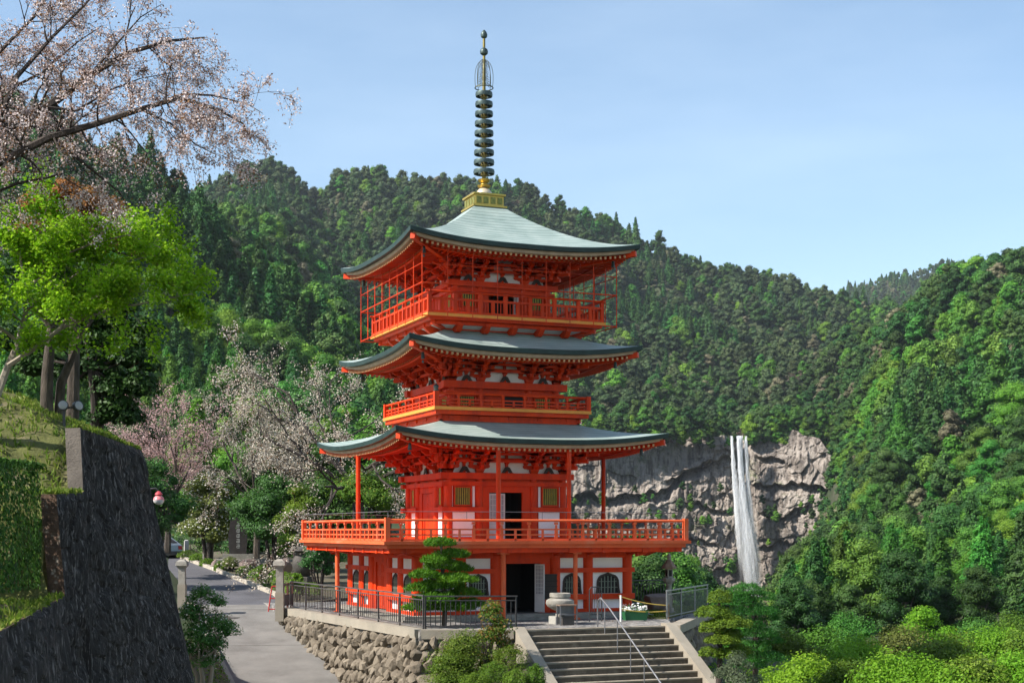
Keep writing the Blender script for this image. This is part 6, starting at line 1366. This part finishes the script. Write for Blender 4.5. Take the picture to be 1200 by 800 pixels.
b = MB(); b.lathe([(.2, 1.2), (.38, 1.32), (.4, 1.42), (.3, 1.44)], n=6); b.build('platform', STON, t)
b = MB(); b.box((0, 0, 1.62), (.36, .36, .36)); fb = b.build('fire_box', STON, t)
b = MB(); b.box((-.12, -.185, 1.62), (.0, 0, 0)); 
b = MB(); b.b2(-.1, .1, -.19, -.18, 1.5, 1.74); b.b2(-.19, -.18, -.1, .1, 1.5, 1.74); b.build('window', BLK, fb)
b = MB(); b.lathe([(.28, 1.80), (.46, 1.79), (.47, 1.85), (.3, 2.0), (.16, 2.12), (.12, 2.14)], n=6); b.build('roof', mat('brown_lichen_stone', (.22, .15, .11), .9, .3, 5, .5, 18), t)
b = MB(); b.lathe([(.12, 2.14), (.1, 2.17), (.15, 2.24), (.12, 2.32), (.02, 2.4)], n=14); b.build('jewel', STON, t, True)
t = thing('flower_box', 'green planter box filled with small white flowers by the rope barrier', 'planter', (3.45, -6.35, 0.0), R(-10))
b = MB(); b.box((0, 0, .15), (.78, .42, .3), 0, 1.12); b.build('box', mat('green_planter', (.02, .11, .04), .5, .1), t)
P, N = [], []
rr_ = np.random.default_rng(2)
for _ in range(420): P.append((rr_.uniform(-.44, .44), rr_.uniform(-.24, .24), .3 + abs(rr_.normal(0, .09)))); N.append((rr_.normal(0, .4), rr_.normal(-.3, .4), 1))
FLOW = leafmat('white_petals', [(.75, .75, .72), (.85, .85, .85)], .05, .3); GRN = leafmat('planter_leaves', [(.03, .10, .02), (.07, .18, .03)], .1)
link('flowers', leaf_cards(np.array(P)[:170] + [0, 0, .06], np.array(N)[:170], .085, 1, FLOW, rr_), t); link('leaves', leaf_cards(np.array(P)[170:], np.array(N)[170:], .1, .5, GRN, rr_), t)
ROPE = mat('yellow_rope', (.62, .42, .08), .6, .1)
t = thing('rope_barrier', 'yellow rope barrier strung between posts round the lawn', 'rope barrier', (2.55, -7.0, 0))
q = [Vector((0, 0, 0)), Vector((2.35, .75, 0)), Vector((1.5, 3.2, 0))]
for p, h in ((q[0], .95), (q[1], .55), (q[2], .95)): b = MB(); b.tube([p, p + Vector((0, 0, h))], .035, 8); b.build('post', mat('post_' + ('white' if h > .9 else 'wood'), (.7, .7, .66) if h > .9 else (.2, .13, .08), .7), t)
b = MB()
for a_, c_, za, zb in ((0, 1, .9, .5), (0, 1, .45, .3), (0, 2, .9, .85)):
    b.tube([q[a_].lerp(q[c_], i / 8) + Vector((0, 0, za + (zb - za) * i / 8 - .07 * math.sin(math.pi * i / 8))) for i in range(9)], .02, 6)
b.build('rope', ROPE, t)
b = MB(); boulder(b, (0, 0, .38), (.95, .55, .5), Matrix.Rotation(.2, 3, 'Z'), 5, 3); o = b.build('garden_rock', mat('brown_rock', (.20, .15, .12), .9, .3, 3, .7, 10), None); o.location = (6.9, -1.9, .02); tag(o, 'rounded brown rock on the lawn behind the rope', 'rock')
# gate pillars
def pillar(px, py, d, h, label, w_=.29):
    p = at(px, py, d); t = thing('gate_pillar', label, 'pillar', p, -R(YAW))
    b = MB(); b.box((0, 0, .2), (w_ * 1.2, w_ * 1.2, 1.2)); b.build('base', CONC, t)
    b = MB(); b.box((0, 0, (h + .8) / 2), (w_, w_, h - .8)); b.build('shaft', STON, t)
    b = MB(); b.box((0, 0, h + .05), (w_ * 1.15, w_ * 1.15, .1), 0, 1.4); b.box((0, 0, h + .19), (w_ * 1.75, w_ * 1.75, .18), 0, .9); b.box((0, 0, h + .32), (w_ * 1.4, w_ * 1.4, .09), 0, .5); b.build('cap', STON, t)
pillar(328, 716, 59.8, 1.82, 'tall stone gate pillar with a flat cap beside the metal railing')
pillar(213.5, 706, 61.5, 1.5, 'dark stone gate pillar on the left road edge near the black wall', .28)
RED = mat('red_painted_metal', (.42, .03, .025), .5, .15)
p = at(321.5, 716, 60.2); t = thing('folding_barricade', 'folded red barricade leaning by the tall gate pillar', 'barricade', p, R(-12)); 
for s in (-1, 1): b = MB(); b.tube([(s * .25, -.08, 0), (s * .1, 0, 1.05)], .028, 7); b.build('leg', RED, t)
b = MB(); b.tube([(-.24, -.07, .1), (.24, -.07, .1)], .024, 7); b.tube([(-.17, -.04, .55), (.17, -.04, .55)], .024, 7); b.tube([(-.1, 0, 1.05), (.1, 0, 1.05)], .028, 7); b.build('crossbars', RED, t)
t = thing('wooden_gate', 'low dark brown gate between the gate pillar and the railing', 'gate', at(331, 714, 60.4), R(60))
DBR = mat('dark_brown_gate', (.10, .035, .025), .6, .2)
b = MB(); b.b2(0, 1.5, -.03, .03, .15, .62); b.build('panel', DBR, t); b = MB(); b.b2(0, 1.5, -.03, .03, 1.0, 1.07); b.build('top_rail', DBR, t)
for x in (0.03, .75, 1.47): b = MB(); b.b2(x - .04, x + .04, -.04, .04, 0, 1.12); b.build('post', DBR, t)
# stele, steps, bench stones, marker stones
t = thing('stone_stele', 'dark upright stone stele carved with a column of pale writing', 'monument', at(279, 655, 82), R(-14))
b = MB(); b.prism([(-.5, .3), (-.55, 1.4), (-.42, 2.2), (-.15, 2.42), (.2, 2.35), (.48, 1.9), (.52, 1.0), (.46, .3)], -.14, .14, 'y'); slab = b.build('slab', mat('dark_slate', (.035, .028, .026), .6, .3, 3, .3, 12), t)
b = MB(); rg = random.Random(9)
for i in range(5):
    z = 1.95 - .3 * i
    for dz in (-.09, 0, .09): b.b2(-.08, .1, -.15, -.14, z + dz - .012, z + dz + .012)
    b.b2(-.0, .024, -.153, -.14, z - .12, z + .12); b.b2(-.08, -.056, -.152, -.14, z - .1, z + .02 * (i % 3)); b.b2(.08, .1, -.152, -.14, z - .05 * (i % 2) - .05, z + .1)
b.build('carved_writing', mat('pale_carving', (.42, .42, .40), .8), slab)
b = MB(); b.box((0, 0, .15), (1.7, .8, .32)); b.box((0, 0, -.15), (2.4, 1.2, .3)); b.build('plinth', STON, t)
def low_block(px, py, d, sz, label, m, name='stone_block', cat='stone'):
    b = MB(); sz = tuple(q * .5 for q in sz); boulder(b, (0, 0, sz[2] * .5), sz, Matrix.Rotation(.1, 3, 'Z'), px, 2); o = b.build(name, m, None); o.location = at(px, py, d); tag(o, label, cat)
ROCKR = mat('reddish_garden_rock', (.22, .16, .145), .9, .3, 2, .7, 9)
for px, py, d, sz, lb in ((254, 666.5, 84, (.9, .6, .8), 'reddish upright garden rock beside the clipped ball shrubs'), (292, 663, 80, (1.2, .6, .55), 'low reddish rock at the foot of the dark stele'), (304, 668, 79, (1.1, .6, .6), 'flat reddish rock in the garden right of the stele'),
                          (335, 668, 77, (.9, .6, .9), 'dark rough rock between the garden tree stems'), (318, 660, 82, (.7, .5, .8), 'upright brown rock under the glossy garden tree'), (350, 664, 79, (.8, .5, .6), 'rounded rock just left of the dark stone urn'), (322, 680, 73, (.5, .4, .45), 'small pale rock on the clipped hedge edge')):
    low_block(px, py, d, sz, lb, ROCKR)
for px, py, d, h, lb in ((218.5, 651, 94, 1.0, 'short pale marker post farthest up the road'), (241, 659, 87, 1.15, 'thin pale marker post beside the clipped road shrubs')):
    b = MB(); b.box((0, 0, h / 2 - .1), (.3, .26, h + .2), 0, .9); b.box((0, 0, h + .03), (.24, .2, .06), 0, .4); o = b.build('marker_post', mat('pale_marker_stone', (.44, .42, .40), .8, .15, 4), None); o.location = at(px, py, d); tag(o, lb, 'marker post')
t = thing('stone_urn', 'dark round stone urn on a pedestal under the balcony corner', 'urn', at(357, 688, 72))
b = MB(); b.lathe([(.5, 0), (.5, .5), (.42, .55)], n=6); b.build('pedestal', DKST, t)
b = MB(); b.lathe([(.25, .55), (.3, .62), (.5, .8), (.62, 1.1), (.6, 1.4), (.45, 1.62), (.5, 1.75), (.75, 1.85), (.72, 1.95), (.4, 2.05), (.3, 2.1)], n=20); b.build('bowl', DKST, t, True)
# street lamp with pink glass, seen past the wall
p = at(172, 640, 46); t = thing('street_lamp', 'street lamp with a rose glass globe showing past the black wall', 'street lamp', p)
b = MB(); z0 = at(186, 577, 46).z - p.z; dv = (at(186, 577, 46) - at(172, 577, 46)); dv.z = 0
b.tube([(0, 0, -1.5), (0, 0, z0 + .0), (dv.x * .3, dv.y * .3, z0 + .12), (dv.x * .75, dv.y * .75, z0 + .14), (dv.x, dv.y, z0 + .04)], [.05, .045, .03, .025, .025], 8); b.build('pole', METL, t, True)
b = MB(); b.lathe([(.03, .05), (.09, .0), (.13, -.06), (.09, -.09)], dv + Vector((0, 0, z0)), 16); b.build('cap', mat('rose_metal', (.45, .06, .07), .4), t, True)
b = MB(); b.lathe([(.08, -.09), (.15, -.15), (.175, -.23)], dv + Vector((0, 0, z0)), 18); b.build('rose_shade', mat('rose_glass', (.62, .20, .21), .25), t, True)
b = MB(); b.lathe([(.174, -.231), (.16, -.30), (.09, -.37), (.02, -.39)], dv + Vector((0, 0, z0)), 18); b.build('lamp_globe', mat('milk_glass', (.62, .58, .58), .25), t, True)
# parked car whose tail shows behind the wall
t = thing('parked_car', 'silver car parked up the road, its tail showing past the wall', 'car', at(178, 656, 93), R(-YAW - 38))
CARM = mat('silver_paint', (.22, .24, .25), .3, .04, metal=.5)
prof = [(-2.0, .35), (-2.05, .75), (-1.95, .95), (-1.2, 1.02), (-.6, 1.45), (.9, 1.5), (1.7, 1.12), (2.0, .98), (2.05, .6), (2.0, .35)]
b = MB(); b.prism(prof, -.82, .82, 'y'); b.build('body', CARM, t)
b = MB(); b.prism([(-1.05, 1.06), (-.55, 1.40), (.85, 1.44), (1.5, 1.12)], -.835, .835, 'y'); b.build('side_windows', BLK, t)
b = MB(); b.add([(1.72, -.7, 1.135), (1.72, .7, 1.135), (.98, .62, 1.49), (.98, -.62, 1.49)], [(0, 1, 2, 3)]); b.build('rear_window', BLK, t)
for s in (-1, 1):
    b = MB(); b.box((2.03, s * .66, .82), (.06, .26, .22)); b.build('tail_light', RED, t)
    for x in (-1.25, 1.25):
        b = MB(); b.M = Matrix.Translation((x, s * .74, .32)) @ Matrix.Rotation(R(90), 4, 'X'); b.lathe([(.2, -.1), (.32, -.1), (.32, .1), (.2, .1)], n=20); b.M = None; wh = b.build('wheel', BLK, t)
        b = MB(); b.M = Matrix.Translation((x, s * .78, .32)) @ Matrix.Rotation(R(90), 4, 'X'); b.lathe([(.02, -.08), (.19, -.07), (.19, .07), (.02, .08)], n=16); b.M = None; b.build('rim', GREY, wh)
b = MB(); b.box((2.06, 0, .5), (.08, 1.6, .2)); b.build('bumper', mat('dark_bumper', (.05, .05, .055), .5), t)
# flood lights on the bank
t = thing('flood_light', 'pair of round flood lights on a short post on the bank', 'flood light', at(75, 498, 29.2))
b = MB(); b.tube([(0, 0, -.2), (0, 0, .36)], .03, 8); b.tube([(-.05, 0, .34), (.28, 0, .38)], .02, 6); b.build('post', METL, t)
for x, yaw_ in ((-.02, -.2), (.27, .5)):
    b = MB(); b.M = Matrix.Translation((x, -.04, .40)) @ Matrix.Rotation(yaw_, 4, 'Z') @ Matrix.Rotation(R(80), 4, 'X'); b.lathe([(.06, -.12), (.1, -.06), (.105, .03), (.09, .035)], n=18); b.M = None; lh = b.build('lamp_head', METL, t, True)
    b = MB(); b.M = Matrix.Translation((x, -.04, .40)) @ Matrix.Rotation(yaw_, 4, 'Z') @ Matrix.Rotation(R(80), 4, 'X'); b.lathe([(.092, .034), (.05, .05), (.01, .055)], n=18); b.M = None; b.build('lens', mat('lamp_lens', (.28, .28, .27), .2), lh, True)
# ------------------------------------------------------------------ the air between here and the far ridge
b = MB(); b.M = Matrix.Translation((CAM.x, CAM.y, 0)) @ Matrix.Rotation(-R(YAW), 4, 'Z'); b.b2(-1900, 1900, -60, 3400, -420, 470); b.M = None
hm = bpy.data.materials.new('thin_haze'); hm.use_nodes = True; ht_ = hm.node_tree; ht_.nodes.clear(); ho = ht_.nodes.new('ShaderNodeOutputMaterial'); hv = ht_.nodes.new('ShaderNodeVolumePrincipled')
hv.inputs['Color'].default_value = (.80, .88, 1.0, 1); hv.inputs['Density'].default_value = HAZE; hv.inputs['Anisotropy'].default_value = .2; ht_.links.new(hv.outputs[0], ho.inputs['Volume'])
hz = b.build('haze', hm); hz['kind'] = 'stuff'
